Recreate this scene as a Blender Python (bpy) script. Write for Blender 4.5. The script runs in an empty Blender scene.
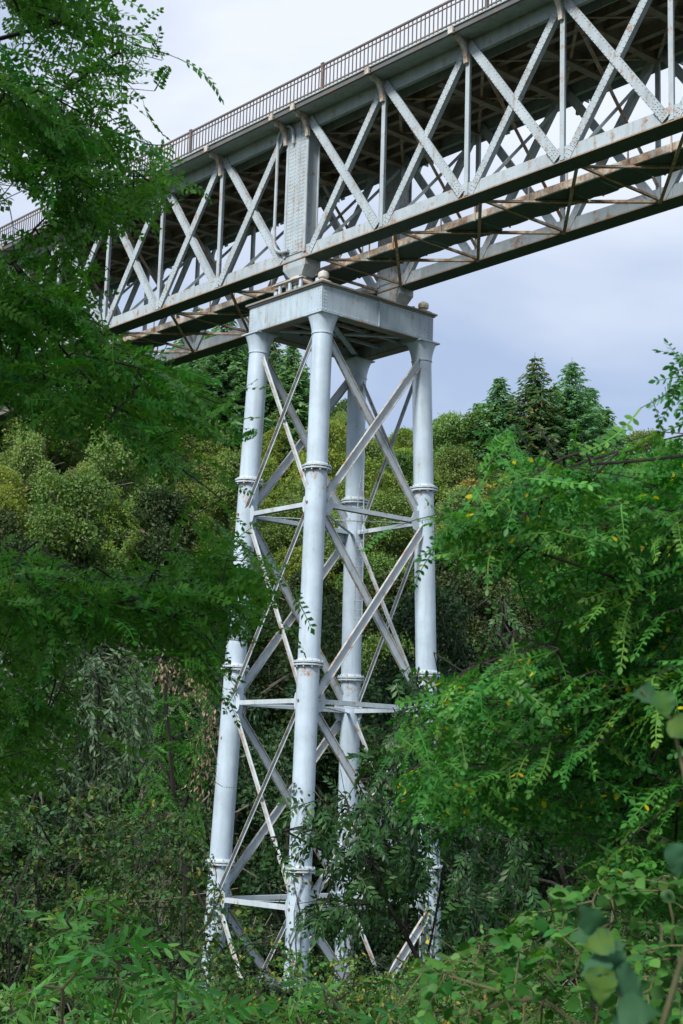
import bpy, math, random
import numpy as np
from mathutils import Vector, Matrix

random.seed(7)
RNG = np.random.default_rng(11)
SC = bpy.context.scene
COL = SC.collection
R = math.radians

# ------------------------------------------------------------------ camera
CAM = np.array([41.5551, -35.5310, -15.5922])
YAW, PITCH, ROLL, FPX = 2.430494, 0.174397, 0.029844, 1548.41
_fw = np.array([math.cos(YAW) * math.cos(PITCH), math.sin(YAW) * math.cos(PITCH), math.sin(PITCH)])
_r0 = np.array([math.sin(YAW), -math.cos(YAW), 0.0])
_u0 = np.cross(_r0, _fw)
_rt = math.cos(ROLL) * _r0 + math.sin(ROLL) * _u0
_up = -math.sin(ROLL) * _r0 + math.cos(ROLL) * _u0
cam_d = bpy.data.cameras.new('camera')
cam = bpy.data.objects.new('camera', cam_d)
COL.objects.link(cam)
cam.matrix_world = Matrix(((_rt[0], _up[0], -_fw[0], CAM[0]), (_rt[1], _up[1], -_fw[1], CAM[1]),
                           (_rt[2], _up[2], -_fw[2], CAM[2]), (0, 0, 0, 1)))
cam_d.sensor_fit = 'AUTO'
cam_d.sensor_width = 36.0
cam_d.lens = FPX / 1024 * 36.0
cam_d.clip_end = 4000
cam_d.clip_start = 0.1
cam_d.dof.use_dof = True
cam_d.dof.focus_distance = 50.0
cam_d.dof.aperture_fstop = 9.0
SC.camera = cam

# ------------------------------------------------------------------ world, sun, exposure
SUN_AZ, SUN_EL = R(-74), R(42)       # direction towards the sun, azimuth from +X
sun_dir = Vector((math.cos(SUN_AZ) * math.cos(SUN_EL), math.sin(SUN_AZ) * math.cos(SUN_EL), math.sin(SUN_EL)))
world = bpy.data.worlds.new('World')
SC.world = world
world.use_nodes = True
wt = world.node_tree
wt.nodes.clear()
w_out = wt.nodes.new('ShaderNodeOutputWorld')
w_sky = wt.nodes.new('ShaderNodeTexSky')
w_sky.sky_type = 'NISHITA'
w_sky.sun_disc = False
w_sky.sun_elevation = SUN_EL
w_sky.sun_rotation = math.pi / 2 - SUN_AZ
w_bg = wt.nodes.new('ShaderNodeBackground')
w_bg.inputs['Strength'].default_value = 0.12
w_cl = wt.nodes.new('ShaderNodeBackground')          # the cloud deck
w_cl.inputs['Strength'].default_value = 1.0
w_tc = wt.nodes.new('ShaderNodeTexCoord')
w_map = wt.nodes.new('ShaderNodeMapping')
w_map.inputs['Scale'].default_value = (1.0, 1.0, 2.4)
w_map.inputs['Location'].default_value = (1.8076, 0.18607, 5.19316)
w_n = wt.nodes.new('ShaderNodeTexNoise')
w_n.inputs['Scale'].default_value = 2.0
w_n.inputs['Detail'].default_value = 5
w_n.inputs['Roughness'].default_value = 0.52
w_n.inputs['Distortion'].default_value = 0.25
w_r = wt.nodes.new('ShaderNodeValToRGB')
w_r.color_ramp.elements[0].position = 0.36
w_r.color_ramp.elements[0].color = (0.33, 0.41, 0.57, 1)
w_r.color_ramp.elements[1].position = 0.62
w_r.color_ramp.elements[1].color = (0.69, 0.73, 0.80, 1)
_e = w_r.color_ramp.elements.new(0.49)
_e.color = (0.50, 0.56, 0.68, 1)
w_mix = wt.nodes.new('ShaderNodeMixShader')
w_mix.inputs['Fac'].default_value = 0.88
L = wt.links.new
L(w_tc.outputs['Generated'], w_map.inputs['Vector'])
L(w_map.outputs['Vector'], w_n.inputs['Vector'])
L(w_n.outputs['Fac'], w_r.inputs['Fac'])
L(w_r.outputs['Color'], w_cl.inputs['Color'])
L(w_sky.outputs['Color'], w_bg.inputs['Color'])
L(w_bg.outputs['Background'], w_mix.inputs[1])
L(w_cl.outputs['Background'], w_mix.inputs[2])
L(w_mix.outputs['Shader'], w_out.inputs['Surface'])

sun_l = bpy.data.lights.new('sun', 'SUN')
sun_l.energy = 3.6
sun_l.angle = R(14)
sun_l.color = (1.0, 0.95, 0.86)
sun = bpy.data.objects.new('sun', sun_l)
COL.objects.link(sun)
sun.rotation_euler = (-sun_dir).to_track_quat('-Z', 'Y').to_euler()
sun.location = (0, -60, 90)

SC.view_settings.view_transform = 'Standard'
SC.view_settings.look = 'None'
SC.view_settings.exposure = 0.5
SC.view_settings.gamma = 1.0
SC.view_settings.use_curve_mapping = False
SC.cycles.max_bounces = 6
SC.cycles.diffuse_bounces = 3
SC.cycles.transmission_bounces = 3
SC.cycles.caustics_reflective = False
SC.cycles.caustics_refractive = False

# ------------------------------------------------------------------ helpers
def unproj(u, v, s):
    """world point seen at pixel (u, v), s metres in front of the camera (used to survey positions)"""
    return CAM + s * (_fw + _rt * ((u - 341.5) / FPX) - _up * ((v - 512) / FPX))

def proj(P):
    d = np.asarray(P, float) - CAM
    z = d @ _fw
    return 341.5 + FPX * (d @ _rt) / z, 512 - FPX * (d @ _up) / z, z

def tag(o, label=None, cat=None, group=None, kind=None):
    if label: o['label'] = label
    if cat: o['category'] = cat
    if group: o['group'] = group
    if kind: o['kind'] = kind
    return o

def thing(name, loc, label, cat, group=None):
    o = bpy.data.objects.new(name, None)
    o.empty_display_size = 0.3
    o.location = loc
    COL.objects.link(o)
    return tag(o, label, cat, group)

def adopt(o, parent):
    """parent o while keeping its coordinates in world space"""
    o.parent = parent
    m = Matrix.Translation(-Vector(parent.location)) if parent.type == 'EMPTY' else Matrix.Identity(4)
    o.matrix_parent_inverse = m

def link(name, mesh, parent=None, loc=None, world_coords=True):
    o = bpy.data.objects.new(name, mesh)
    COL.objects.link(o)
    if parent is not None:
        o.parent = parent
        if world_coords and parent.type == 'EMPTY':
            o.matrix_parent_inverse = Matrix.Translation(-Vector(parent.location))
    if loc is not None: o.location = loc
    return o

class MB:
    """collects boxes, beams, tubes and lathes into one mesh"""
    def __init__(self): self.v = []; self.f = []
    def add(self, vs, fs):
        n = len(self.v)
        self.v += [tuple(float(c) for c in p) for p in vs]
        self.f += [tuple(i + n for i in f) for f in fs]
    def box(self, x0, x1, y0, y1, z0, z1):
        self.add([(x0, y0, z0), (x1, y0, z0), (x1, y1, z0), (x0, y1, z0), (x0, y0, z1), (x1, y0, z1), (x1, y1, z1), (x0, y1, z1)],
                 [(0, 3, 2, 1), (4, 5, 6, 7), (0, 1, 5, 4), (1, 2, 6, 5), (2, 3, 7, 6), (3, 0, 4, 7)])
        return self
    def beam(self, p0, p1, w, h, up=(0, 0, 1), off=(0, 0)):
        """bar from p0 to p1, w across (side axis), h along 'up'; off shifts it along (side, up)"""
        p0 = Vector(p0); p1 = Vector(p1); d = (p1 - p0).normalized()
        s = d.cross(Vector(up)).normalized(); u = s.cross(d)
        o = s * off[0] + u * off[1]
        c = []
        for p in (p0, p1):
            for a, b in ((-1, -1), (1, -1), (1, 1), (-1, 1)):
                c.append(p + o + s * (a * w / 2) + u * (b * h / 2))
        self.add(c, [(0, 1, 2, 3), (7, 6, 5, 4), (0, 4, 5, 1), (1, 5, 6, 2), (2, 6, 7, 3), (3, 7, 4, 0)])
        return self
    def tube(self, pts, r, n=6, cap=True):
        pts = [Vector(p) for p in pts]
        rr = r if isinstance(r, (list, tuple)) else [r] * len(pts)
        base = len(self.v); ref = None
        for i, p in enumerate(pts):
            d = (pts[min(i + 1, len(pts) - 1)] - pts[max(i - 1, 0)]).normalized()
            if ref is None:
                ref = Vector((0, 0, 1)) if abs(d.z) < 0.9 else Vector((1, 0, 0))
            s = d.cross(ref).normalized(); ref = s.cross(d).normalized()
            for k in range(n):
                a = 2 * math.pi * k / n
                q = p + (s * math.cos(a) + ref * math.sin(a)) * rr[i]
                self.v.append(tuple(q))
        for i in range(len(pts) - 1):
            for k in range(n):
                a = base + i * n + k; b = base + i * n + (k + 1) % n
                self.f.append((a, a + n, b + n, b))
        if cap:
            self.f.append(tuple(base + k for k in range(n)))
            self.f.append(tuple(base + (len(pts) - 1) * n + k for k in range(n))[::-1])
        return self
    def loft(self, rings, cap=True):
        n = len(rings[0]); base = len(self.v)
        for r in rings: self.v += [tuple(p) for p in r]
        for i in range(len(rings) - 1):
            for k in range(n):
                a = base + i * n + k; b = base + i * n + (k + 1) % n
                self.f.append((a, b, b + n, a + n))
        if cap:
            self.f.append(tuple(base + k for k in range(n))[::-1])
            self.f.append(tuple(base + (len(rings) - 1) * n + k for k in range(n)))
        return self
    def mesh(self, name, mat, smooth=False):
        m = bpy.data.meshes.new(name)
        m.from_pydata(self.v, [], self.f)
        m.validate()
        if mat: m.materials.append(mat)
        if smooth:
            m.polygons.foreach_set('use_smooth', [True] * len(m.polygons))
            try: m.set_sharp_from_angle(angle=R(40))
            except Exception: pass
        m.update()
        return m
    def build(self, name, mat, parent=None, smooth=False, loc=None):
        return link(name, self.mesh(name, mat, smooth), parent, loc)

# ------------------------------------------------------------------ materials
def new_mat(name):
    m = bpy.data.materials.new(name); m.use_nodes = True
    nt = m.node_tree
    b = nt.nodes['Principled BSDF']
    return m, nt, b

def N(nt, t, **kw):
    n = nt.nodes.new(t)
    for k, v in kw.items():
        if k in n.inputs: n.inputs[k].default_value = v
        else: setattr(n, k, v)
    return n

def ramp(nt, src, stops):
    r = nt.nodes.new('ShaderNodeValToRGB')
    e = r.color_ramp.elements
    e[0].position, e[0].color = stops[0][0], (*stops[0][1], 1)
    e[1].position, e[1].color = stops[-1][0], (*stops[-1][1], 1)
    for p, c in stops[1:-1]:
        x = e.new(p); x.color = (*c, 1)
    nt.links.new(src, r.inputs['Fac'])
    return r

def mixc(nt, fac, a, b, mode='MIX'):
    m = nt.nodes.new('ShaderNodeMix'); m.data_type = 'RGBA'; m.blend_type = mode
    for s, x in ((m.inputs[0], fac), (m.inputs[6], a), (m.inputs[7], b)):
        if hasattr(x, 'is_output'): nt.links.new(x, s)
        elif isinstance(x, tuple): s.default_value = (*x, 1)
        else: s.default_value = x
    return m.outputs[2]

def paint_mat(name, base, rust_lo, rust_hi, streak=1.0, rough=0.5, grime=0.35, runs=None):
    """weathered paint on iron: mottled coat, rust blooms, runs down the steel"""
    m, nt, b = new_mat(name)
    geo = N(nt, 'ShaderNodeNewGeometry')
    oi = N(nt, 'ShaderNodeObjectInfo')
    n1 = N(nt, 'ShaderNodeTexNoise', Scale=0.9, Detail=5.0, Roughness=0.65)
    n2 = N(nt, 'ShaderNodeTexNoise', Scale=3.3, Detail=8.0, Roughness=0.72)
    n3 = N(nt, 'ShaderNodeTexNoise', Scale=22.0, Detail=3.0)
    mp = N(nt, 'ShaderNodeMapping'); mp.inputs['Scale'].default_value = (5.5, 5.5, 0.55)
    n4 = N(nt, 'ShaderNodeTexNoise', Scale=1.0, Detail=5.0, Roughness=0.6)
    for n in (n1, n2, n3): nt.links.new(geo.outputs['Position'], n.inputs['Vector'])
    nt.links.new(geo.outputs['Position'], mp.inputs['Vector'])
    nt.links.new(mp.outputs['Vector'], n4.inputs['Vector'])
    lo = tuple(c * 0.80 for c in base); hi = tuple(min(1, c * 1.10) for c in base)
    c = ramp(nt, n1.outputs['Fac'], [(0.3, lo), (0.7, hi)]).outputs['Color']
    # dirt runs
    dr = ramp(nt, n4.outputs['Fac'], [(0.48, (0, 0, 0)), (0.72, (1, 1, 1))])
    md = N(nt, 'ShaderNodeMath', operation='MULTIPLY'); md.inputs[1].default_value = grime * streak
    nt.links.new(dr.outputs['Color'], md.inputs[0])
    c = mixc(nt, md.outputs[0], c, tuple(x * 0.55 for x in (base[0] * 1.05, base[1], base[2] * 0.85)))
    # rust
    rm = N(nt, 'ShaderNodeMath', operation='MULTIPLY_ADD'); rm.inputs[1].default_value = 0.35; 
    nt.links.new(n4.outputs['Fac'], rm.inputs[0]); nt.links.new(n2.outputs['Fac'], rm.inputs[2])
    if runs:                              # rust and dirt run down from the bolted joints at these heights
        sx_ = N(nt, 'ShaderNodeSeparateXYZ'); nt.links.new(geo.outputs['Position'], sx_.inputs[0])
        m1 = N(nt, 'ShaderNodeMath', operation='SUBTRACT'); m1.inputs[0].default_value = runs[0] + runs[1] * 20; nt.links.new(sx_.outputs[2], m1.inputs[1])
        m2 = N(nt, 'ShaderNodeMath', operation='MODULO'); m2.inputs[1].default_value = runs[1]; nt.links.new(m1.outputs[0], m2.inputs[0])
        m3 = N(nt, 'ShaderNodeMapRange'); m3.inputs[1].default_value = 0.0; m3.inputs[2].default_value = 1.6; m3.inputs[3].default_value = 0.16; m3.inputs[4].default_value = 0.0
        nt.links.new(m2.outputs[0], m3.inputs[0])
        m4 = N(nt, 'ShaderNodeMath', operation='ADD'); nt.links.new(rm.outputs[0], m4.inputs[0]); nt.links.new(m3.outputs[0], m4.inputs[1])
        rm = m4
    rr = ramp(nt, rm.outputs[0], [(rust_lo, (0, 0, 0)), (rust_hi, (1, 1, 1))])
    rc = ramp(nt, n3.outputs['Fac'], [(0.3, (0.16, 0.07, 0.03)), (0.7, (0.42, 0.22, 0.095))])
    c = mixc(nt, rr.outputs['Color'], c, rc.outputs['Color'])
    nt.links.new(c, b.inputs['Base Color'])
    b.inputs['Roughness'].default_value = rough
    bump = N(nt, 'ShaderNodeBump', Strength=0.25, Distance=0.01)
    nt.links.new(n3.outputs['Fac'], bump.inputs['Height'])
    nt.links.new(bump.outputs['Normal'], b.inputs['Normal'])
    return m

M_COL = paint_mat('pale_blue_column_paint', (0.44, 0.545, 0.655), 0.82, 0.96, 0.9, 0.42, 0.45, runs=(-5.01, 6.661))
M_PIER = paint_mat('pale_blue_pier_paint', (0.40, 0.50, 0.59), 0.77, 0.91, 0.9, 0.48, 0.65)
M_BRACE = paint_mat('weathered_brace_paint', (0.46, 0.54, 0.61), 0.77, 0.90, 1.0, 0.5, 0.40)
M_BEDGE = paint_mat('rusting_brace_edge', (0.47, 0.49, 0.49), 0.64, 0.86, 1.0, 0.6, 0.5)
M_TRUSS = paint_mat('grey_blue_truss_paint', (0.38, 0.45, 0.50), 0.73, 0.87, 1.0, 0.5, 0.5)
M_CHORD = paint_mat('grey_green_chord_paint', (0.32, 0.40, 0.42), 0.74, 0.88, 1.0, 0.5, 0.6)
M_EDGE = paint_mat('rusted_edge_iron', (0.27, 0.23, 0.20), 0.62, 0.80, 1.0, 0.75, 0.4)
M_RUSTY = paint_mat('rust_stained_bracing_paint', (0.42, 0.43, 0.40), 0.58, 0.80, 1.0, 0.65, 0.7)
M_UNDER = paint_mat('dark_green_underside', (0.045, 0.088, 0.078), 0.80, 0.95, 1.0, 0.7, 0.5)  # dark green tone for flange undersides and walkway floor plates
M_DECK = paint_mat('grimy_deck_iron', (0.30, 0.285, 0.26), 0.66, 0.90, 1.0, 0.7, 0.4)
M_PLATE = paint_mat('grimy_cap_plate', (0.22, 0.23, 0.22), 0.68, 0.84, 1.0, 0.65, 0.5)
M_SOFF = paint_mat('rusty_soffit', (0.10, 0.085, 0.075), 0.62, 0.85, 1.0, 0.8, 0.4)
M_FASC = paint_mat('dark_fascia_paint', (0.11, 0.115, 0.12), 0.74, 0.94, 1.0, 0.6, 0.5)
M_RAIL = paint_mat('brown_railing_iron', (0.135, 0.120, 0.118), 0.74, 0.85, 1.0, 0.7, 0.3)
M_BRKT = paint_mat('cream_bracket_paint', (0.52, 0.52, 0.49), 0.64, 0.82, 1.0, 0.55, 0.5)

# ------------------------------------------------------------------ ground
HN = np.array([-0.84, 0.5426])         # uphill direction of the far valley side
def smooth(a, b, x):
    t = np.clip((x - a) / (b - a), 0, 1); return t * t * (3 - 2 * t)

def ground_z(x, y):
    x = np.asarray(x, float); y = np.asarray(y, float)
    h = x * HN[0] + y * HN[1]
    l = x * HN[1] - y * HN[0]            # along the valley
    near = -17.35 - 3.2 * smooth(-52, -38, h) - 3.2 * smooth(-40, -6, h)
    near = np.where(h < -54, -17.35 + (-54 - h) * 0.12, near)
    rise = 42.0 * smooth(8, 112, h) ** 0.9 + 6.0 * smooth(95, 190, h)
    tilt = -0.08 * l * smooth(25, 100, h)
    bump = 0.5 * np.sin(x * 0.21 + 1.0) * np.cos(y * 0.17) + 0.25 * np.sin(x * 0.53 + y * 0.47)
    bump = bump * smooth(-40, -10, h)
    return near + rise + tilt + bump

g = MB()
xs = np.concatenate([np.linspace(-1500, -200, 14)[:-1], np.linspace(-200, 110, 125), np.linspace(110, 900, 9)[1:]])
ys = np.concatenate([np.linspace(-900, -110, 9)[:-1], np.linspace(-110, 240, 140), np.linspace(240, 1500, 13)[1:]])
gx, gy = np.meshgrid(xs, ys, indexing='ij')
gz = ground_z(np.clip(gx, -260, 130), np.clip(gy, -130, 280))
g.v = list(zip(gx.ravel().tolist(), gy.ravel().tolist(), gz.ravel().tolist()))
ny = len(ys)
g.f = [(i * ny + j, (i + 1) * ny + j, (i + 1) * ny + j + 1, i * ny + j + 1) for i in range(len(xs) - 1) for j in range(ny - 1)]
mg, nt, b = new_mat('forest_floor')
geo = N(nt, 'ShaderNodeNewGeometry')
n1 = N(nt, 'ShaderNodeTexNoise', Scale=0.35, Detail=8.0, Roughness=0.7)
n2 = N(nt, 'ShaderNodeTexNoise', Scale=4.0, Detail=6.0, Roughness=0.7)
nt.links.new(geo.outputs['Position'], n1.inputs['Vector']); nt.links.new(geo.outputs['Position'], n2.inputs['Vector'])
ca = ramp(nt, n1.outputs['Fac'], [(0.35, (0.035, 0.05, 0.018)), (0.65, (0.07, 0.09, 0.03))]).outputs['Color']
cb = ramp(nt, n2.outputs['Fac'], [(0.45, (0, 0, 0)), (0.65, (1, 1, 1))]).outputs['Color']
nt.links.new(mixc(nt, cb, ca, (0.07, 0.05, 0.03)), b.inputs['Base Color'])
b.inputs['Roughness'].default_value = 0.95
bp = N(nt, 'ShaderNodeBump', Strength=0.8, Distance=0.15)
nt.links.new(n2.outputs['Fac'], bp.inputs['Height']); nt.links.new(bp.outputs['Normal'], b.inputs['Normal'])
tag(g.build('ground', mg, smooth=True), kind='structure')

# ------------------------------------------------------------------ bridge
P, G = 4.0, 0.617
YN, YF = -2.313, 2.289          # outer face of near chord, inner face of far chord
CW = 0.68                       # chord width
ZC0, ZC1 = 2.90, 3.33           # bottom chord
ZT0, ZT1 = 7.72, 8.18           # top chord
KL, KR = 10, 6
nodes = [-G - P * k for k in range(KL, -1, -1)] + [G + P * k for k in range(0, KR + 1)]
XL, XR = nodes[0] - 0.3, nodes[-1] + 0.3
bridge = thing('railway_bridge', (0, 0, 2.87), 'pale blue-grey riveted iron lattice girder railway bridge crossing above the valley', 'bridge')

def rivet(mb, p, n, r=0.032, h=0.028):
    p = Vector(p); n = Vector(n).normalized()
    a = n.orthogonal().normalized(); c = n.cross(a)
    ring = [p + (a * math.cos(t) + c * math.sin(t)) * r for t in (0.5, 1.757, 3.013, 4.27, 5.527)]
    mb.add(ring + [p + n * h], [(i, (i + 1) % 5, 5) for i in range(5)])

MESH = {}
def shared(key, fn, mat, smooth=False):
    if key not in MESH:
        mb = MB(); fn(mb); MESH[key] = mb.mesh(key, mat, smooth)
    return MESH[key]

SIDES = ((YN, 1, 'near'), (YF, 1, 'far'))
# chords
for y0, _, side in SIDES:
    mb = MB().box(XL, XR, y0, y0 + 0.04, ZC0, ZC1).box(XL, XR, y0 + CW - 0.04, y0 + CW, ZC0, ZC1)
    bc = mb.build('bottom_chord', M_TRUSS, bridge)
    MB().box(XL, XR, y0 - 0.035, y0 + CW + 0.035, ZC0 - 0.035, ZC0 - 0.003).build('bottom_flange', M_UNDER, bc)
    ed = MB().box(XL, XR, y0 - 0.05, y0 - 0.036, ZC0 - 0.037, ZC0 + 0.004)
    ed.build('flange_edge', M_EDGE, bc)
    rv = MB()
    for x in np.arange(-30, 21, 0.42):
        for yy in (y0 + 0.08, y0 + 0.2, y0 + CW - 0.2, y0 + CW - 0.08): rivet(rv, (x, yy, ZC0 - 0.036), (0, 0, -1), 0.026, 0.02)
    tag(rv.build('rivets', M_UNDER, bc), kind='stuff')
    mb = MB().box(XL, XR, y0 + 0.012, y0 + 0.045, ZT0, ZT1).box(XL, XR, y0 + CW - 0.045, y0 + CW - 0.012, ZT0, ZT1)
    mb.box(XL, XR, y0 - 0.03, y0 + CW + 0.03, ZT1 + 0.002, ZT1 + 0.03).box(XL, XR, y0 - 0.03, y0 + 0.13, ZT0 - 0.025, ZT0 - 0.002)
    tc = mb.build('top_chord', M_CHORD, bridge)
    if side == 'near':
        rv = MB()
        for x in np.arange(-30, 21, 0.2):
            rivet(rv, (x, y0 + 0.012, ZT0 + 0.06), (0, -1, 0)); rivet(rv, (x, y0 + 0.012, ZT1 - 0.06), (0, -1, 0))
        tag(rv.build('rivets', M_CHORD, tc), kind='stuff')

# web members of one panel; sgn = +1 right of the pier, -1 left of it (mirrored)
def diag_front(sgn):
    def fn(mb):
        a, c = (0.07 * sgn, 0, ZT1 - 0.12), ((P - 0.16) * sgn, 0, ZC0 + 0.10)
        mb.beam(a, c, 0.30, 0.03, up=(0, 1, 0), off=(0, -0.075))
        for s in (-1, 1): mb.beam(a, c, 0.028, 0.095, up=(0, 1, 0), off=(s * 0.118, -0.012))
    return fn
def diag_back(sgn):
    def fn(mb):
        a, c = (0.16 * sgn, 0, ZC0 + 0.06), ((P - 0.07) * sgn, 0, ZT1 - 0.12)
        mb.beam(a, c, 0.27, 0.026, up=(0, 1, 0), off=(0, -0.018))
        for s in (-1, 1): mb.beam(a, c, 0.028, 0.16, up=(0, 1, 0), off=(s * 0.115, 0.076))
    return fn
def diag_rivets(a, c, yo, w):
    def fn(mb):
        a_, c_ = Vector(a), Vector(c); d = (c_ - a_); ln = d.length; d.normalize()
        s = d.cross(Vector((0, 1, 0))).normalized()
        k = 0.25
        while k < ln - 0.1:
            for q in (-1, 1): rivet(mb, a_ + d * k + s * (q * w) + Vector((0, yo, 0)), (0, -1, 0))
            k += 0.17
        for e in np.arange(0.12, 0.75, 0.13):
            for q in (-0.045, 0.045):
                rivet(mb, c_ - d * float(e) + s * q + Vector((0, yo, 0)), (0, -1, 0)); rivet(mb, a_ + d * float(e) + s * q + Vector((0, yo, 0)), (0, -1, 0))
    return fn
def vertical(mb):
    mb.box(-0.085, 0.085, -0.052, -0.024, ZC0 + 0.03, ZT1 - 0.02)
    mb.box(-0.014, 0.014, -0.024, 0.12, ZC1, ZT0)
def gusset(mb):
    mb.box(-0.55, 0.55, -0.014, -0.003, ZC0 + 0.01, ZC1 + 0.02)

for y0, _, side in SIDES:
    for i, x in enumerate(nodes):
        sgn = 1 if x > 0 else -1
        last = i in (0, len(nodes) - 1)
        endpost = abs(abs(x) - G) < 0.01
        if not last or True:
            if not endpost:
                link('vertical_post', shared('vertical_post', vertical, M_TRUSS), bridge, (x, y0, 0))
        if endpost or not last:
            f = link('diagonal', shared('diagonal_front_%d' % sgn, diag_front(sgn), M_TRUSS), bridge, (x, y0, 0))
            bk = link('diagonal', shared('diagonal_back_%d' % sgn, diag_back(sgn), M_TRUSS), bridge, (x, y0, 0))
            if side == 'near':
                r1 = link('rivets', shared('rivets_front_%d' % sgn, diag_rivets((0.07 * sgn, 0, ZT1 - 0.12), ((P - 0.16) * sgn, 0, ZC0 + 0.10), -0.09, 0.118), M_TRUSS), f)
                r2 = link('rivets', shared('rivets_back_%d' % sgn, diag_rivets((0.16 * sgn, 0, ZC0 + 0.06), ((P - 0.07) * sgn, 0, ZT1 - 0.12), -0.031, 0.10), M_TRUSS), bk)
                tag(r1, kind='stuff'); tag(r2, kind='stuff')
        if not endpost:
            link('gusset_plate', shared('gusset_plate', gusset, M_TRUSS), bridge, (x, y0, 0))
    # the broad end post over the pier
    mb = MB()
    mb.box(-0.50, 0.50, y0 - 0.030, y0 + 0.02, ZC1 - 0.2, ZT1 - 0.01)
    mb.box(-0.46, 0.46, y0 + 0.02, y0 + CW - 0.05, ZC1 - 0.1, ZT0)
    mb.box(0.50, 0.62, y0 - 0.055, y0 - 0.01, ZC1 - 0.25, ZT1 - 0.01).box(-0.62, -0.50, y0 - 0.055, y0 - 0.01, ZC1 - 0.25, ZT1 - 0.01)
    mb.box(0.47, 0.49, y0 + 0.02, y0 + 0.55, ZC1, ZT0).box(0.46, 0.56, y0 + 0.52, y0 + 0.56, ZC1, ZT0)
    mb.box(-0.17, 0.17, y0 - 0.045, y0 - 0.031, ZC1 - 0.15, ZT1 - 0.05)
    ep = mb.build('end_post', M_TRUSS, bridge)
    if side == 'near':
        rv = MB()
        for z in np.arange(ZC1, ZT1 - 0.2, 0.14):
            for xx in (-0.42, -0.34, -0.24, 0.24, 0.34, 0.42): rivet(rv, (xx, y0 - 0.03, z), (0, -1, 0), 0.034, 0.030)
            for xx in (-0.1, 0.1): rivet(rv, (xx, y0 - 0.045, z), (0, -1, 0), 0.034, 0.030)
        tag(rv.build('rivets', M_TRUSS, ep), kind='stuff')

# lateral bracing below, sway bracing inside, floor beams above
ZB = ZC0 + 0.02
def cross_strut(mb):
    mb.beam((0, YN + CW, ZB + 0.04), (0, YF, ZB + 0.04), 0.10, 0.02).beam((0, YN + CW, ZB + 0.09), (0, YF, ZB + 0.09), 0.02, 0.085)
def plan_a(mb): mb.beam((0, YN + CW - 0.05, ZB - 0.03), (P, YF + 0.05, ZB - 0.03), 0.11, 0.02).beam((0, YN + CW, ZB + 0.02), (P, YF, ZB + 0.02), 0.02, 0.08)
def plan_b(mb): mb.beam((P, YN + CW - 0.05, ZB - 0.055), (0, YF + 0.05, ZB - 0.055), 0.11, 0.018).beam((P, YN + CW, ZB - 0.008), (0, YF, ZB - 0.008), 0.02, 0.07)
def sway_a(mb): mb.beam((0, YN + CW, ZT0 - 0.2), (0, YF + 0.02, ZC1 - 0.02), 0.12, 0.025, up=(1, 0, 0)).beam((0.03, YN + CW, ZT0 - 0.2), (0.03, YF + 0.02, ZC1 - 0.02), 0.02, 0.09, up=(1, 0, 0))
def sway_b(mb): mb.beam((-0.05, YN + CW, ZC1 + 0.05), (-0.05, YF, ZT0 - 0.15), 0.11, 0.022, up=(1, 0, 0))
def floor_beam(mb):
    mb.box(-0.012, 0.012, YN + CW, YF, ZT0 - 0.1, 8.19).box(-0.13, 0.13, YN + CW, YF, ZT0 - 0.125, ZT0 - 0.101)
def top_plan(mb): mb.beam((0, YN + CW, ZT0 + 0.03), (P, YF, ZT0 + 0.03), 0.1, 0.02).beam((P, YN + CW, ZT0 + 0.005), (0, YF, ZT0 + 0.005), 0.1, 0.02)
for i, x in enumerate(nodes):
    link('cross_strut', shared('cross_strut', cross_strut, M_RUSTY), bridge, (x, 0, 0))
    link('sway_brace', shared('sway_a', sway_a, M_RUSTY), bridge, (x, 0, 0))
    link('sway_brace', shared('sway_b', sway_b, M_CHORD), bridge, (x, 0, 0))
    link('floor_beam', shared('floor_beam', floor_beam, M_DECK), bridge, (x, 0, 0))
    if i < len(nodes) - 1 and nodes[i + 1] - x > 3:
        link('plan_brace', shared('plan_a', plan_a, M_RUSTY), bridge, (x, 0, 0))
        link('plan_brace', shared('plan_b', plan_b, M_RUSTY), bridge, (x, 0, 0))
        link('floor_beam', shared('floor_beam', floor_beam, M_DECK), bridge, (x + P / 2, 0, 0))
        link('top_plan_brace', shared('top_plan', top_plan, M_RUSTY), bridge, (x, 0, 0))
for yy in (-1.0, -0.35, 0.95, 1.6):
    MB().box(XL, XR, yy - 0.012, yy + 0.012, 7.80, 8.19).box(XL, XR, yy - 0.1, yy + 0.1, 7.775, 7.798)  .build('stringer', M_DECK, bridge)

# inspection walkway slung between the bottom chords, its floor plates ragged at the ends
WY0, WY1 = -0.45, 0.72
wk = MB().box(XL, XR, WY0 - 0.03, WY0, ZC0 + 0.10, ZC0 + 0.34).box(XL, XR, WY1, WY1 + 0.03, ZC0 + 0.10, ZC0 + 0.34).build('inspection_walkway', M_RUSTY, bridge)
rnd = random.Random(5)
x = XL + 0.1
while x < XR - 1.2:
    w = rnd.uniform(1.15, 1.35)
    mb = MB()
    cut = rnd.uniform(0.0, 0.16)
    z = ZC0 + 0.085 + rnd.uniform(-0.008, 0.008)
    ya, yb = WY0 - 0.02, WY1 + 0.05 + rnd.uniform(-0.03, 0.1)
    ring = [(x, ya), (x + w - 0.02, ya), (x + w - 0.02, yb - cut), (x + w - 0.12, yb - cut * 0.3), (x + w * 0.5, yb), (x + 0.2, yb - rnd.uniform(0, 0.1)), (x, yb - rnd.uniform(0, 0.16))]
    mb.loft([[(a, c, z - 0.015) for a, c in ring], [(a, c, z + 0.015) for a, c in ring]])
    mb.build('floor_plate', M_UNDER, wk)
    x += w
def hanger(mb): mb.box(-0.03, 0.03, -0.012, 0.012, ZC0 + 0.05, ZC0 + 0.95)
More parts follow.
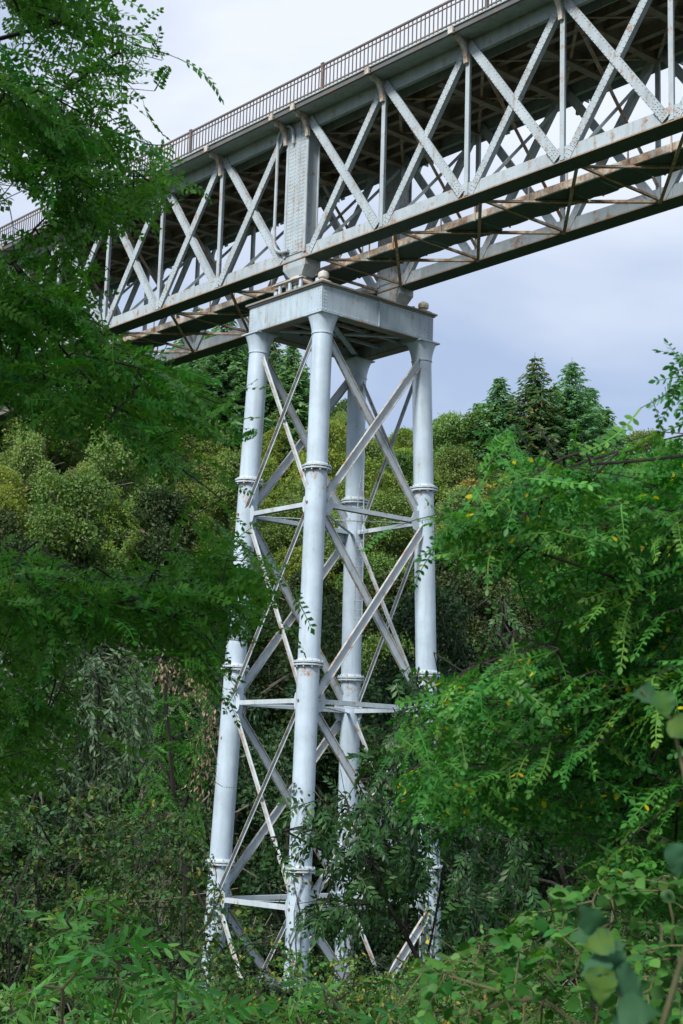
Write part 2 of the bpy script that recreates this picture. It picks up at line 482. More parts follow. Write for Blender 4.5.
for x in nodes:
    for dx in (1.0, 2.6):
        link('handrail_post', shared('handrail_post', hanger, M_RUSTY), wk, (x + dx, WY0 - 0.05, 0))
        link('handrail_post', shared('handrail_post', hanger, M_RUSTY), wk, (x + dx + 0.4, WY1 + 0.06, 0))

# deck, fascia, brackets
DY0, DY1 = -3.02, 3.62
MB().box(XL, XR, DY0, DY1, 8.215, 8.42).build('deck', M_DECK, bridge)
MB().box(XL, XR, DY0 - 0.03, DY0 - 0.003, 8.20, 8.36).box(XL, XR, DY0 - 0.10, DY0 - 0.003, 8.18, 8.198).build('fascia_plate', M_FASC, bridge)
MB().box(XL, XR, DY0 - 0.06, DY0 + 0.3, 8.424, 8.47).build('kerb_plate', M_CHORD, bridge)
MB().box(XL, XR, DY1 + 0.003, DY1 + 0.03, 8.18, 8.40).build('fascia_plate', M_EDGE, bridge)
MB().box(XL, XR, DY0 + 0.02, YN - 0.04, 8.203, 8.212).build('overhang_soffit', M_CHORD, bridge)
def bracket(mb):
    rings = []
    for k in range(9):
        t = k / 8 * math.pi / 2
        cy, cz = DY0 + 0.02 + 0.60 * math.sin(t) * 0.97, 7.40 + 0.80 * math.cos(t)
        d = Vector((0, 0.60 * math.cos(t), -0.80 * math.sin(t))).normalized(); nrm = Vector((0, -d.z, d.y))
        o = nrm * 0.055
        rings.append([(-0.08, cy - o.y, cz - o.z), (0.08, cy - o.y, cz - o.z), (0.08, cy + o.y, cz + o.z), (-0.08, cy + o.y, cz + o.z)])
    mb.loft(rings)
    mb.box(-0.1, 0.1, DY0 - 0.17, DY0 - 0.11, 8.16, 8.40)
    mb.box(-0.02, 0.02, DY0 + 0.05, YN + 0.01, 8.0, 8.205)
def bracket_far(mb):
    t = MB(); bracket(t)
    mb.add([(a, YN + YF + CW - c, z) for a, c, z in t.v], [f[::-1] for f in t.f])
for x in nodes:
    link('bracket', shared('bracket', bracket, M_BRKT), bridge, (x, 0, 0))
    link('bracket', shared('bracket_far', bracket_far, M_CHORD), bridge, (x, 0, 0))

# parapet railing
RY = -2.94
rail = MB().box(XL, XR, RY - 0.035, RY + 0.035, 9.44, 9.50).box(XL, XR, RY - 0.02, RY + 0.02, 9.27, 9.30).box(XL, XR, RY - 0.025, RY + 0.025, 8.62, 8.66).build('railing', M_RAIL, bridge)
def picket(mb): mb.box(-0.016, 0.016, -0.016, 0.016, 8.52, 9.44)
def rail_post(mb): mb.box(-0.05, 0.05, -0.05, 0.05, 8.47, 9.53).box(-0.07, 0.07, -0.06, 0.06, 9.505, 9.55)
pk = shared('picket', picket, M_RAIL); rp = shared('rail_post', rail_post, M_RAIL)
x = -38.0; k = 0
while x < 16.0:
    link('rail_post' if k % 40 == 0 else 'picket', rp if k % 40 == 0 else pk, rail, (x, RY, 0), False)
    x += 0.2; k += 1
far_rail = MB().box(XL, XR, 3.5, 3.57, 9.44, 9.50).box(XL, XR, 3.51, 3.56, 8.62, 8.66)
for x in np.arange(XL, XR, 0.4): far_rail.box(x - 0.016, x + 0.016, 3.52, 3.55, 8.42, 9.44)
tag(far_rail.build('railing', M_RAIL, bridge), kind='stuff')

# rainwater pipe looping beside the end post
pts = [(-0.18, YN - 0.10, 7.35)]
for k in range(9):
    t = math.pi * k / 8
    pts.append((-0.62 + 0.44 * math.cos(t), YN - 0.13, 7.72 + 0.42 * math.sin(t)))
pts += [(-1.06, YN - 0.13, 6.2), (-1.07, YN - 0.13, 4.9), (-1.07, YN - 0.13, 3.85)]
for k in range(1, 6):
    t = math.pi / 2 * k / 5
    pts.append((-1.07 + 0.55 * (1 - math.cos(t)), YN - 0.13, 3.85 - 0.55 * math.sin(t)))
pts.append((-0.25, YN - 0.12, 3.28))
MB().tube(pts, 0.062, 8).build('rainwater_pipe', M_TRUSS, bridge, smooth=True)

# bearing shoes hang under the chords
def shoe(mb):
    mb.loft([[(-0.62, -0.02, 2.864), (0.62, -0.02, 2.864), (0.62, CW + 0.02, 2.864), (-0.62, CW + 0.02, 2.864)],
             [(-0.62, -0.02, 2.62), (0.62, -0.02, 2.62), (0.62, CW + 0.02, 2.62), (-0.62, CW + 0.02, 2.62)],
             [(-0.34, 0.06, 2.30), (0.34, 0.06, 2.30), (0.34, CW - 0.06, 2.30), (-0.34, CW - 0.06, 2.30)]][::-1])
for y0, _, s in SIDES:
    link('bearing_shoe', shared('bearing_shoe', shoe, M_TRUSS), bridge, (0, y0, 0))

# ------------------------------------------------------------------ pier
AX, AY, BX, BY, ZCAP = 1.768, 2.367, 0.02045, 0.0281, 0.478
ZPL = 1.565
PX, PY = 2.15, 2.80
FL = [ZCAP - 5.488 - 6.661 * k for k in range(4)]
ZBASE = -25.5
pier = thing('viaduct_pier', (0, 0, -24.0), 'tall pale blue iron pier of four tubular legs with crossed braces', 'pier')
def axis(sx, sy, z):
    t = ZCAP - z
    return Vector((sx * (AX + BX * t), sy * (AY + BY * t), z))
def ring(c, d, r, n=24):
    a = Vector((1, 0, 0)) - d * d.x; a.normalize(); b_ = d.cross(a)
    return [c + (a * math.cos(2 * math.pi * k / n) + b_ * math.sin(2 * math.pi * k / n)) * r for k in range(n)]
CR = 0.356
for sx in (-1, 1):
    for sy in (-1, 1):
        d = (axis(sx, sy, 0) - axis(sx, sy, -10)).normalized()
        mb = MB()
        mb.loft([ring(axis(sx, sy, z), d, CR + 0.0014 * (-z)) for z in (ZBASE, -19, -12, -6, -0.20)], cap=False)
        leg = mb.build('column', M_COL, pier, smooth=True)
        for z in FL:
            fl = MB()
            for dz, th, rr in ((0.035, 0.055, 0.515), (-0.055, 0.055, 0.50)):
                c0 = axis(sx, sy, z + dz - th / 2); c1 = axis(sx, sy, z + dz + th / 2)
                fl.loft([ring(c0, d, rr), ring(c1, d, rr)])
            c0 = axis(sx, sy, z + 0.06); c1 = axis(sx, sy, z + 0.16)
            fl.loft([ring(c0, d, 0.43), ring(c1, d, CR + 0.012)], cap=False)
            f = fl.build('flange', M_BRACE, leg)
            bt = MB()
            for k in range(10):
                a = 2 * math.pi * (k + 0.3) / 10
                p = axis(sx, sy, z) + Vector((math.cos(a), math.sin(a), 0)) * 0.455
                bt.tube([p + Vector((0, 0, -0.13)), p + Vector((0, 0, 0.115))], 0.028, 6)
            bolts = bt.build('bolts', M_BRACE, leg)
        # capital: square plate flaring from the round shaft
        n = 24; cp = MB(); rings = []
        for k in range(7):
            t = k / 6
            c = axis(sx, sy, -0.24 + 0.64 * t)
            half = 0.366 + 0.085 * t ** 2.2
            rr = []
            for j in range(n):
                a = 2 * math.pi * j / n
                ca, sa = math.cos(a), math.sin(a)
                q = 1 / max(abs(ca), abs(sa))
                oct_ = min(q, 1.22)
                rad = half * ((1 - t) * 1.0 + t * oct_)
                rr.append(c + Vector((ca, sa, 0)) * rad)
            rings.append(rr)
        cp.loft(rings)
        cap = cp.build('capital', M_COL, leg, smooth=True)
        c = axis(sx, sy, 0.43)
        MB().box(c.x - 0.485, c.x + 0.485, c.y - 0.485, c.y + 0.485, 0.402, 0.455).build('abacus', M_PIER, leg)
        rb = axis(sx, sy, -0.24)
        MB().loft([ring(axis(sx, sy, -0.275), d, 0.384), ring(axis(sx, sy, -0.225), d, 0.384)]).build('neck_band', M_COL, leg)

# cap frame
gx_, gy_ = 2.05, 2.68
gt = 0.34
for s in (-1, 1):
    y = s * gy_
    a, b2 = sorted((y, y - s * gt))
    gd = MB().box(-gx_, gx_, a, b2, 0.50, 1.44).build('cap_girder', M_PIER, pier)
    MB().box(-gx_ - 0.04, gx_ + 0.04, a - 0.05, b2 + 0.05, 0.458, 0.497).build('bottom_flange', M_PLATE, gd)
    x = s * gx_
    a, b2 = sorted((x - s * 0.002, x - s * gt))
    gd = MB().box(a, b2, -gy_ + gt, gy_ - gt, 0.502, 1.438).build('cap_girder', M_PIER, pier)
    MB().box(a - 0.045, b2 + 0.045, -gy_ + gt + 0.06, gy_ - gt - 0.06, 0.46, 0.499).build('bottom_flange', M_PLATE, gd)
    st = MB().box(*sorted((x + s * 0.001, x + s * 0.07)), -0.05, -0.02, 0.50, 1.43).box(*sorted((x + s * 0.001, x + s * 0.012)), -0.12, 0.05, 0.50, 1.43)
    st.build('stiffener', M_PIER, gd)
    y = s * gy_
rv = MB()
for z in (0.58, 1.36):
    for yy in np.arange(-2.5, 2.51, 0.14): rivet(rv, (gx_, yy, z), (1, 0, 0), 0.024)
    for xx in np.arange(-1.95, 1.96, 0.14): rivet(rv, (xx, -gy_, z), (0, -1, 0), 0.024)
for z in np.arange(0.6, 1.4, 0.12):
    for e in (2.6, 2.48): rivet(rv, (gx_, -e, z), (1, 0, 0), 0.024); rivet(rv, (gx_, e, z), (1, 0, 0), 0.024)
    for e in (1.98, 1.86): rivet(rv, (e, -gy_, z), (0, -1, 0), 0.024); rivet(rv, (-e, -gy_, z), (0, -1, 0), 0.024)
tag(rv.build('rivets', M_PIER, pier), kind='stuff')
tp = MB().box(-PX, PX, -PY, PY, 1.50, ZPL).box(-PX + 0.06, PX - 0.06, -PY + 0.06, PY - 0.06, 1.442, 1.498).build('top_plate', M_PLATE, pier)
for p0, p1 in (((-1.7, -2.3), (1.7, 2.3)), ((1.7, -2.3), (-1.7, 2.3))):
    MB().beam((*p0, 0.645 if p0[0] < 0 else 0.575), (*p1, 0.645 if p0[0] < 0 else 0.575), 0.20, 0.06).build('cap_plan_brace', M_PIER, pier)
for yy in (-0.9, 0.9):
    MB().box(-1.705, 1.705, yy - 0.08, yy + 0.08, 1.05, 1.44).build('cap_cross_beam', M_UNDER, pier)

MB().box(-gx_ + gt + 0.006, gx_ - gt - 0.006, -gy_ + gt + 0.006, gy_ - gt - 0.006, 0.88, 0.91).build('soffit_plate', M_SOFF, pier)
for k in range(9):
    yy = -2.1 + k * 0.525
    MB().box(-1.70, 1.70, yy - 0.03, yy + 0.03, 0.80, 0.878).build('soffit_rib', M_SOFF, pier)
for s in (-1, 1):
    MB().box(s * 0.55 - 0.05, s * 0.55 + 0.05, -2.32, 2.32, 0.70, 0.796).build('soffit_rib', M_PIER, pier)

# bearings on the plate
for y0 in (YN + CW / 2, YF + CW / 2):
    mb = MB().box(-0.75, 0.75, y0 - 0.42, y0 + 0.42, ZPL + 0.002, ZPL + 0.12).box(-0.5, 0.5, y0 - 0.34, y0 + 0.34, ZPL + 0.12, ZPL + 0.22)
    br = mb.build('bearing_base', M_BRKT, pier)
    for xx in (-0.33, -0.11, 0.11, 0.33):
        MB().tube([(xx, y0 - 0.36, ZPL + 0.31), (xx, y0 + 0.36, ZPL + 0.31)], 0.088, 10).build('roller', M_CHORD, br, smooth=True)
    MB().loft([[(-0.5, y0 - 0.36, ZPL + 0.405), (0.5, y0 - 0.36, ZPL + 0.405), (0.5, y0 + 0.36, ZPL + 0.405), (-0.5, y0 + 0.36, ZPL + 0.405)],
               [(-0.44, y0 - 0.36, ZPL + 0.52), (0.44, y0 - 0.36, ZPL + 0.52), (0.44, y0 + 0.36, ZPL + 0.52), (-0.44, y0 + 0.36, ZPL + 0.52)],
               [(-0.2, y0 - 0.3, 2.298), (0.2, y0 - 0.3, 2.298), (0.2, y0 + 0.3, 2.298), (-0.2, y0 + 0.3, 2.298)]]).build('rocker', M_BRKT, br)
    for xx in (-0.62, -0.05, 0.56):
        MB().box(xx - 0.06, xx + 0.06, y0 - 0.50, y0 - 0.43, ZPL + 0.002, ZPL + 0.50).build('bearing_lug', M_COL, br)
    MB().box(-0.98, 0.72, y0 - 0.56, y0 - 0.36, ZPL + 0.505, ZPL + 0.545).build('cover_plate', M_BRKT, br)
    MB().box(-1.42, -1.02, y0 - 0.3, y0 + 0.2, ZPL + 0.002, ZPL + 0.24).build('keeper_block', M_TRUSS, br)
    for xx in (-1.15, 1.2):
        MB().box(xx - 0.09, xx + 0.09, y0 - 0.25, y0 - 0.17, ZPL + 0.002, ZPL + 0.42).build('stop_block', M_COL, br)
# finials above three of the columns
for sx, sy in ((1, -1), (1, 1), (-1, 1)):
    cx_, cy_ = sx * 1.78, sy * 2.42
    prof = [(0.34, 0.0), (0.33, 0.05), (0.13, 0.14), (0.13, 0.19), (0.19, 0.22), (0.20, 0.33), (0.185, 0.40), (0.10, 0.46), (0.05, 0.47), (0.02, 0.50)]
    mb = MB().loft([ring(Vector((cx_, cy_, ZPL + 0.002 + z)), Vector((0, 0, 1)), r, 16) for r, z in prof])
    mb.build('finial', M_BRKT, pier, smooth=True)

# braces, tier by tier
RZ = [f - 1.22 for f in FL]
tiers = [(-0.05, RZ[0])] + [(RZ[i], RZ[i + 1]) for i in range(3)]
def channel(p0, p1, w, dep, out, name='brace', mat=None):
    o = MB().beam(p0, p1, w - 0.05, 0.022, up=out).build(name, mat or M_BRACE, pier)
    for s in (-1, 1): MB().beam(p0, p1, 0.025, dep, up=out, off=(s * (w / 2 - 0.012), dep / 2 - 0.02)).build('edge_angle', M_BEDGE, o)
    return o
def thin(p0, p1, out):
    o = MB().beam(p0, p1, 0.15, 0.02, up=out).build('tie_brace', M_BRACE, pier)
    MB().beam(p0, p1, 0.02, 0.10, up=out, off=(0, -0.062)).build('edge_angle', M_BEDGE, o)
    return o
for zt, zb in tiers:
    for sx in (-1, 1):                     # broad channels on the sides that run across the bridge
        for k, (a, c) in enumerate(((-1, 1), (1, -1))):
            o = Vector((sx * (0.02 + 0.16 * k), 0, 0))
            p0 = axis(sx, a, zt - 0.25) + Vector((0, -a * 0.22, 0)) + o; p1 = axis(sx, c, zb + 0.18) + Vector((0, -c * 0.22, 0)) + o
            channel(p0, p1, 0.30, 0.09, (1, 0, 0))
    for sy in (-1, 1):                     # slender ties on the other two
        for k, (a, c) in enumerate(((-1, 1), (1, -1))):
            o = Vector((0, sy * (0.02 + 0.15 * k), 0))
            p0 = axis(a, sy, zt - 0.25) + Vector((-a * 0.22, 0, 0)) + o; p1 = axis(c, sy, zb + 0.18) + Vector((-c * 0.22, 0, 0)) + o
            thin(p0, p1, (0, 1, 0))
def gus(p, ax_, s):
    mb = MB()
    if ax_ == 0: mb.loft([[(p.x + d_, p.y + s * a, p.z + b) for a, b in ((0.30, -0.42), (0.62, -0.30), (0.74, 0.0), (0.62, 0.30), (0.30, 0.42))] for d_ in (-0.012, 0.012)])
    else: mb.loft([[(p.x + s * a, p.y + d_, p.z + b) for a, b in ((0.30, -0.36), (0.50, -0.26), (0.58, 0.0), (0.50, 0.26), (0.30, 0.36))] for d_ in (-0.012, 0.012)])
    mb.build('gusset_plate', M_BRACE, pier)
for z in RZ[:3]:
    for sx in (-1, 1):
        for sy in (-1, 1):
            c = axis(sx, sy, z)
            gus(c + Vector((sx * 0.10, 0, 0)), 0, -sy); gus(c + Vector((0, sy * 0.10, 0)), 1, -sx)
for z in RZ[:3]:
    for s in (-1, 1):
        for a, c in (((s, -1), (s, 1)), ((-1, s), (1, s))):
            p0, p1 = axis(*a, z), axis(*c, z)
            dd = (p1 - p0).normalized() * 0.33
            mb = MB()
            mb.beam(p0 + dd, p1 - dd, 0.20, 0.02, off=(0, 0.07)).beam(p0 + dd, p1 - dd, 0.02, 0.15, off=(0.1, 0)).beam(p0 + dd, p1 - dd, 0.02, 0.15, off=(-0.1, 0))
            mb.build('ring_strut', M_BRACE, pier)
    for k, (a, c) in enumerate((((-1, -1), (1, 1)), ((1, -1), (-1, 1)))):
        p0, p1 = axis(*a, z - 0.03 - 0.06 * k), axis(*c, z - 0.03 - 0.06 * k)
        dd = (p1 - p0).normalized() * 0.35
        MB().beam(p0 + dd, p1 - dd, 0.12, 0.02).build('ring_plan_brace', M_BRACE, pier)
    for sx in (-1, 1):
        for sy in (-1, 1):
            c = axis(sx, sy, z)
            MB().tube([c + Vector((0, sy * 0.30, 0)), c + Vector((0, sy * 0.42, 0))], 0.045, 8).build('tie_bolt', M_EDGE, pier)

# ladder inside the pier by the rear column
lx, ly = -1.12, 2.22
lt, lb = -3.9, -9.9
lad = MB()
for s in (-1, 1):
    lad.tube([(lx + 0.04 * s, ly, lt), (lx + 0.12 * s, ly - 0.05, lt - 0.8), (lx + 0.21 * s, ly - 0.05, lt - 2.0), (lx + 0.21 * s, ly - 0.02, lb)], 0.02, 6)
lo = lad.build('ladder', M_TRUSS, pier)
z = lt - 0.5
while z > lb:
    hw = 0.21 * min(1.0, 0.3 + (lt - z) / 2.6)
    MB().tube([(lx - hw, ly - 0.045, z), (lx + hw, ly - 0.045, z)], 0.014, 5).build('rung', M_TRUSS, lo)
    z -= 0.32

# ================================================================== vegetation
def leaf_mat(name, stops, trans=0.35, rough=0.5, vary=0.25, hue=0.03, spec=0.22):
    m, nt, b = new_mat(name)
    at = N(nt, 'ShaderNodeAttribute'); at.attribute_name = 'tint'
    oi = N(nt, 'ShaderNodeObjectInfo')
    c = ramp(nt, at.outputs['Fac'], stops).outputs['Color']
    hv = N(nt, 'ShaderNodeHueSaturation')
    mr = N(nt, 'ShaderNodeMapRange'); mr.inputs[3].default_value = 1 - vary; mr.inputs[4].default_value = 1 + vary
    mh = N(nt, 'ShaderNodeMapRange'); mh.inputs[3].default_value = 0.5 - hue; mh.inputs[4].default_value = 0.5 + hue
    ms = N(nt, 'ShaderNodeMath', operation='MULTIPLY'); ms.inputs[1].default_value = 7.31
    mf = N(nt, 'ShaderNodeMath', operation='FRACT')
    nt.links.new(oi.outputs['Random'], mr.inputs[0]); nt.links.new(oi.outputs['Random'], ms.inputs[0])
    nt.links.new(ms.outputs[0], mf.inputs[0]); nt.links.new(mf.outputs[0], mh.inputs[0])
    nt.links.new(mr.outputs[0], hv.inputs['Value']); nt.links.new(mh.outputs[0], hv.inputs['Hue'])
    nt.links.new(c, hv.inputs['Color'])
    col = hv.outputs['Color']
    nt.links.new(col, b.inputs['Base Color'])
    b.inputs['Roughness'].default_value = rough
    b.inputs['Specular IOR Level'].default_value = spec
    tr = N(nt, 'ShaderNodeBsdfTranslucent')
    tc_ = mixc(nt, 1.0, col, (1.15, 1.25, 0.45), 'MULTIPLY')
    nt.links.new(tc_, tr.inputs['Color'])
    mx = N(nt, 'ShaderNodeMixShader'); mx.inputs['Fac'].default_value = trans
    nt.links.new(b.outputs['BSDF'], mx.inputs[1]); nt.links.new(tr.outputs['BSDF'], mx.inputs[2])
    nt.links.new(mx.outputs['Shader'], nt.nodes['Material Output'].inputs['Surface'])
    return m

def bark_mat(name, lo, hi, scale=14.0):
    m, nt, b = new_mat(name)
    geo = N(nt, 'ShaderNodeNewGeometry')
    mp = N(nt, 'ShaderNodeMapping'); mp.inputs['Scale'].default_value = (1, 1, 0.25)
    n = N(nt, 'ShaderNodeTexNoise', Scale=scale, Detail=6.0, Roughness=0.7)
    nt.links.new(geo.outputs['Position'], mp.inputs['Vector']); nt.links.new(mp.outputs['Vector'], n.inputs['Vector'])
    nt.links.new(ramp(nt, n.outputs['Fac'], [(0.35, lo), (0.65, hi)]).outputs['Color'], b.inputs['Base Color'])
    b.inputs['Roughness'].default_value = 0.9
    bp = N(nt, 'ShaderNodeBump', Strength=0.6, Distance=0.02)
    nt.links.new(n.outputs['Fac'], bp.inputs['Height']); nt.links.new(bp.outputs['Normal'], b.inputs['Normal'])
    return m

YEL = (0.55, 0.42, 0.02)
ML_ROB = leaf_mat('robinia_leaf', [(0.0, (0.029, 0.133, 0.019)), (0.5, (0.052, 0.214, 0.032)), (0.97, (0.089, 0.294, 0.046)), (0.985, YEL)], 0.46, 0.45, 0.34, 0.022)
ML_ROBR = leaf_mat('young_robinia_leaf', [(0.0, (0.040, 0.145, 0.028)), (0.5, (0.068, 0.215, 0.042)), (0.96, (0.125, 0.300, 0.055)), (0.985, YEL)], 0.40, 0.45, 0.30, 0.024)
ML_HAZEL = leaf_mat('hazel_leaf', [(0.0, (0.022, 0.105, 0.022)), (0.5, (0.040, 0.155, 0.030)), (0.95, (0.075, 0.215, 0.040)), (0.985, YEL)], 0.35, 0.5, 0.35, 0.015)
ML_SHOOT = leaf_mat('broad_blue_green_leaf', [(0.0, (0.022, 0.080, 0.040)), (0.6, (0.040, 0.115, 0.055)), (1.0, (0.08, 0.155, 0.030))], 0.25, 0.6, 0.15, 0.02, 0.15)
ML_ASH = leaf_mat('dark_lance_leaf', [(0.0, (0.020, 0.061, 0.022)), (0.5, (0.033, 0.096, 0.033)), (0.95, (0.062, 0.152, 0.041)), (1.0, (0.165, 0.188, 0.041))], 0.28, 0.4, 0.25, 0.02)
ML_ELDER = leaf_mat('elder_leaf', [(0.0, (0.054, 0.202, 0.046)), (0.5, (0.097, 0.307, 0.066)), (1.0, (0.164, 0.425, 0.087))], 0.38, 0.42, 0.25, 0.02)
ML_WILLOW = leaf_mat('grey_willow_leaf', [(0.0, (0.030, 0.072, 0.034)), (0.5, (0.060, 0.115, 0.060)), (1.0, (0.14, 0.20, 0.12))], 0.25, 0.5, 0.2, 0.02)
ML_POD = leaf_mat('dry_pod', [(0.0, (0.16, 0.11, 0.07)), (0.6, (0.30, 0.22, 0.15)), (1.0, (0.42, 0.33, 0.22))], 0.2, 0.7, 0.2, 0.01)
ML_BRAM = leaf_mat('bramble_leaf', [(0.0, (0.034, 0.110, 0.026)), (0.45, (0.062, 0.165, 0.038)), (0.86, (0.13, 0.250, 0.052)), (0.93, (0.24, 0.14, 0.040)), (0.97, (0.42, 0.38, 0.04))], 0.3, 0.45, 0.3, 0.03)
ML_BRAM2 = leaf_mat('dark_bramble_leaf', [(0.0, (0.020, 0.070, 0.020)), (0.5, (0.038, 0.110, 0.030)), (0.93, (0.080, 0.175, 0.044)), (0.965, (0.30, 0.24, 0.03))], 0.3, 0.45, 0.3, 0.03)  # darker green bramble leaf with fewer yellow ones
ML_IVY = leaf_mat('vine_leaf', [(0.0, (0.014, 0.043, 0.014)), (0.6, (0.031, 0.082, 0.024)), (0.95, (0.066, 0.132, 0.031)), (1.0, YEL)], 0.25, 0.4, 0.3, 0.02)
ML_HILL = [leaf_mat('yellow_green_hill_leaf', [(0.0, (0.138, 0.210, 0.043)), (0.5, (0.210, 0.294, 0.066)), (1.0, (0.324, 0.396, 0.114))], 0.48, 0.6, 0.15, 0.02),
           leaf_mat('sage_hill_leaf', [(0.0, (0.121, 0.204, 0.068)), (0.5, (0.187, 0.286, 0.099)), (1.0, (0.308, 0.396, 0.165))], 0.45, 0.6, 0.15, 0.02),
           leaf_mat('deep_green_hill_leaf', [(0.0, (0.077, 0.149, 0.037)), (0.5, (0.121, 0.209, 0.053)), (1.0, (0.198, 0.286, 0.072))], 0.3, 0.55, 0.2, 0.025),
           leaf_mat('russet_hill_leaf', [(0.0, (0.16, 0.15, 0.040)), (0.5, (0.23, 0.20, 0.055)), (1.0, (0.30, 0.28, 0.08))], 0.3, 0.6, 0.2, 0.02)]
ML_VALLEY = leaf_mat('shade_toned_leaf', [(0.0, (0.014, 0.036, 0.015)), (0.5, (0.026, 0.058, 0.022)), (1.0, (0.060, 0.100, 0.036))], 0.25, 0.5, 0.35, 0.04)  # dark ivy green, with the hill-foot shade put into the colour
ML_VALLEY2 = leaf_mat('shade_toned_olive_leaf', [(0.0, (0.030, 0.060, 0.020)), (0.5, (0.052, 0.090, 0.030)), (1.0, (0.10, 0.14, 0.050))], 0.25, 0.5, 0.3, 0.03)  # olive green, darkened by putting the lower slope's shade into the colour
ML_SPRUCE = leaf_mat('spruce_needle', [(0.0, (0.063, 0.161, 0.084)), (0.5, (0.105, 0.238, 0.119)), (1.0, (0.210, 0.378, 0.182))], 0.48, 0.6, 0.15, 0.02)
ML_CONE = leaf_mat('spruce_needle_russet', [(0.0, (0.061, 0.155, 0.088)), (0.7, (0.115, 0.236, 0.121)), (1.0, (0.324, 0.257, 0.108))], 0.48, 0.6, 0.15, 0.02)
MB_DARK = bark_mat('dark_bark', (0.008, 0.007, 0.006), (0.030, 0.025, 0.020))
MB_GREY = bark_mat('grey_bark', (0.07, 0.06, 0.05), (0.19, 0.17, 0.145), 6.0)
MB_GREEN = bark_mat('green_stem', (0.06, 0.07, 0.03), (0.13, 0.12, 0.06))
MB_LICHEN = bark_mat('lichen_bark', (0.12, 0.09, 0.02), (0.42, 0.32, 0.03), 60.0)

# ---- leaf templates: (verts, triangles, tint per vertex), leaf axis +Y, face +Z
def oval(n_side, w, fold=0.12, pos=0.45, curl=0.0, notch=0.0):
    """leaf blade of unit length"""
    ts = np.linspace(0, 1, n_side + 2)
    prof = lambda t: w * (np.sin(math.pi * t ** (math.log(0.5) / math.log(pos)))) ** 0.85
    v = [(0, 0, 0)]; mids = [0]; ls = []; rs = []
    for t in ts[1:-1]:
        z = -curl * t * t; h = prof(t)
        mids.append(len(v)); v.append((0, t, z))
        ls.append(len(v)); v.append((-h, t - notch, z + fold * h * 2))
        rs.append(len(v)); v.append((h, t - notch, z + fold * h * 2))
    tip = len(v); v.append((0, 1, -curl)); mids.append(tip)
    f = [(0, mids[1], ls[0]), (0, rs[0], mids[1])]
    for i in range(n_side - 1):
        m0, m1 = mids[i + 1], mids[i + 2]
        f += [(ls[i], m0, m1), (ls[i], m1, ls[i + 1]), (m0, rs[i], rs[i + 1]), (m0, rs[i + 1], m1)]
    f += [(ls[-1], mids[-2], tip), (mids[-2], rs[-1], tip)]
    return np.array(v, float), np.array(f, int)

def rot_axes(d, n):
    d = d / np.linalg.norm(d, axis=-1, keepdims=True)
    n = n - (n * d).sum(-1, keepdims=True) * d
    n = n / np.maximum(np.linalg.norm(n, axis=-1, keepdims=True), 1e-6)
    x = np.cross(d, n)
    return np.stack([x, d, n], axis=-1)          # columns x, y, z

def place_many(tpl, tints, pos, dirs, nrm, size, tint):
    """tpl (V,3),(F,3); returns big arrays"""
    v, f = tpl
    A = rot_axes(dirs, nrm)
    V = np.einsum('kij,vj->kvi', A, v) * size[:, None, None] + pos[:, None, :]
    K = len(pos)
    F = (f[None] + (np.arange(K) * len(v))[:, None, None]).reshape(-1, 3)
    if tints is None: T = np.repeat(tint, len(v))
    else: T = np.where(tints[None, :] > 0.999, 1.0, np.clip(tints[None, :] + (tint[:, None] - 0.5) * 0.8, 0, 0.95)).ravel()
    return V.reshape(-1, 3), F, T

def np_mesh(name, parts, mat):
    Vs, Fs, Ts, n = [], [], [], 0
    for V, F, T in parts:
        Vs.append(V); Fs.append(F + n); Ts.append(T); n += len(V)
    V = np.concatenate(Vs); F = np.concatenate(Fs); T = np.concatenate(Ts)
    m = bpy.data.meshes.new(name)
    m.vertices.add(len(V)); m.vertices.foreach_set('co', V.astype(np.float32).ravel())
    m.loops.add(len(F) * 3); m.loops.foreach_set('vertex_index', F.astype(np.int32).ravel())
    m.polygons.add(len(F))
    m.polygons.foreach_set('loop_start', np.arange(0, len(F) * 3, 3, dtype=np.int32))
    a = m.attributes.new('tint', 'FLOAT', 'POINT'); a.data.foreach_set('value', T.astype(np.float32))
    if mat: m.materials.append(mat)
    m.update(calc_edges=True)
    return m

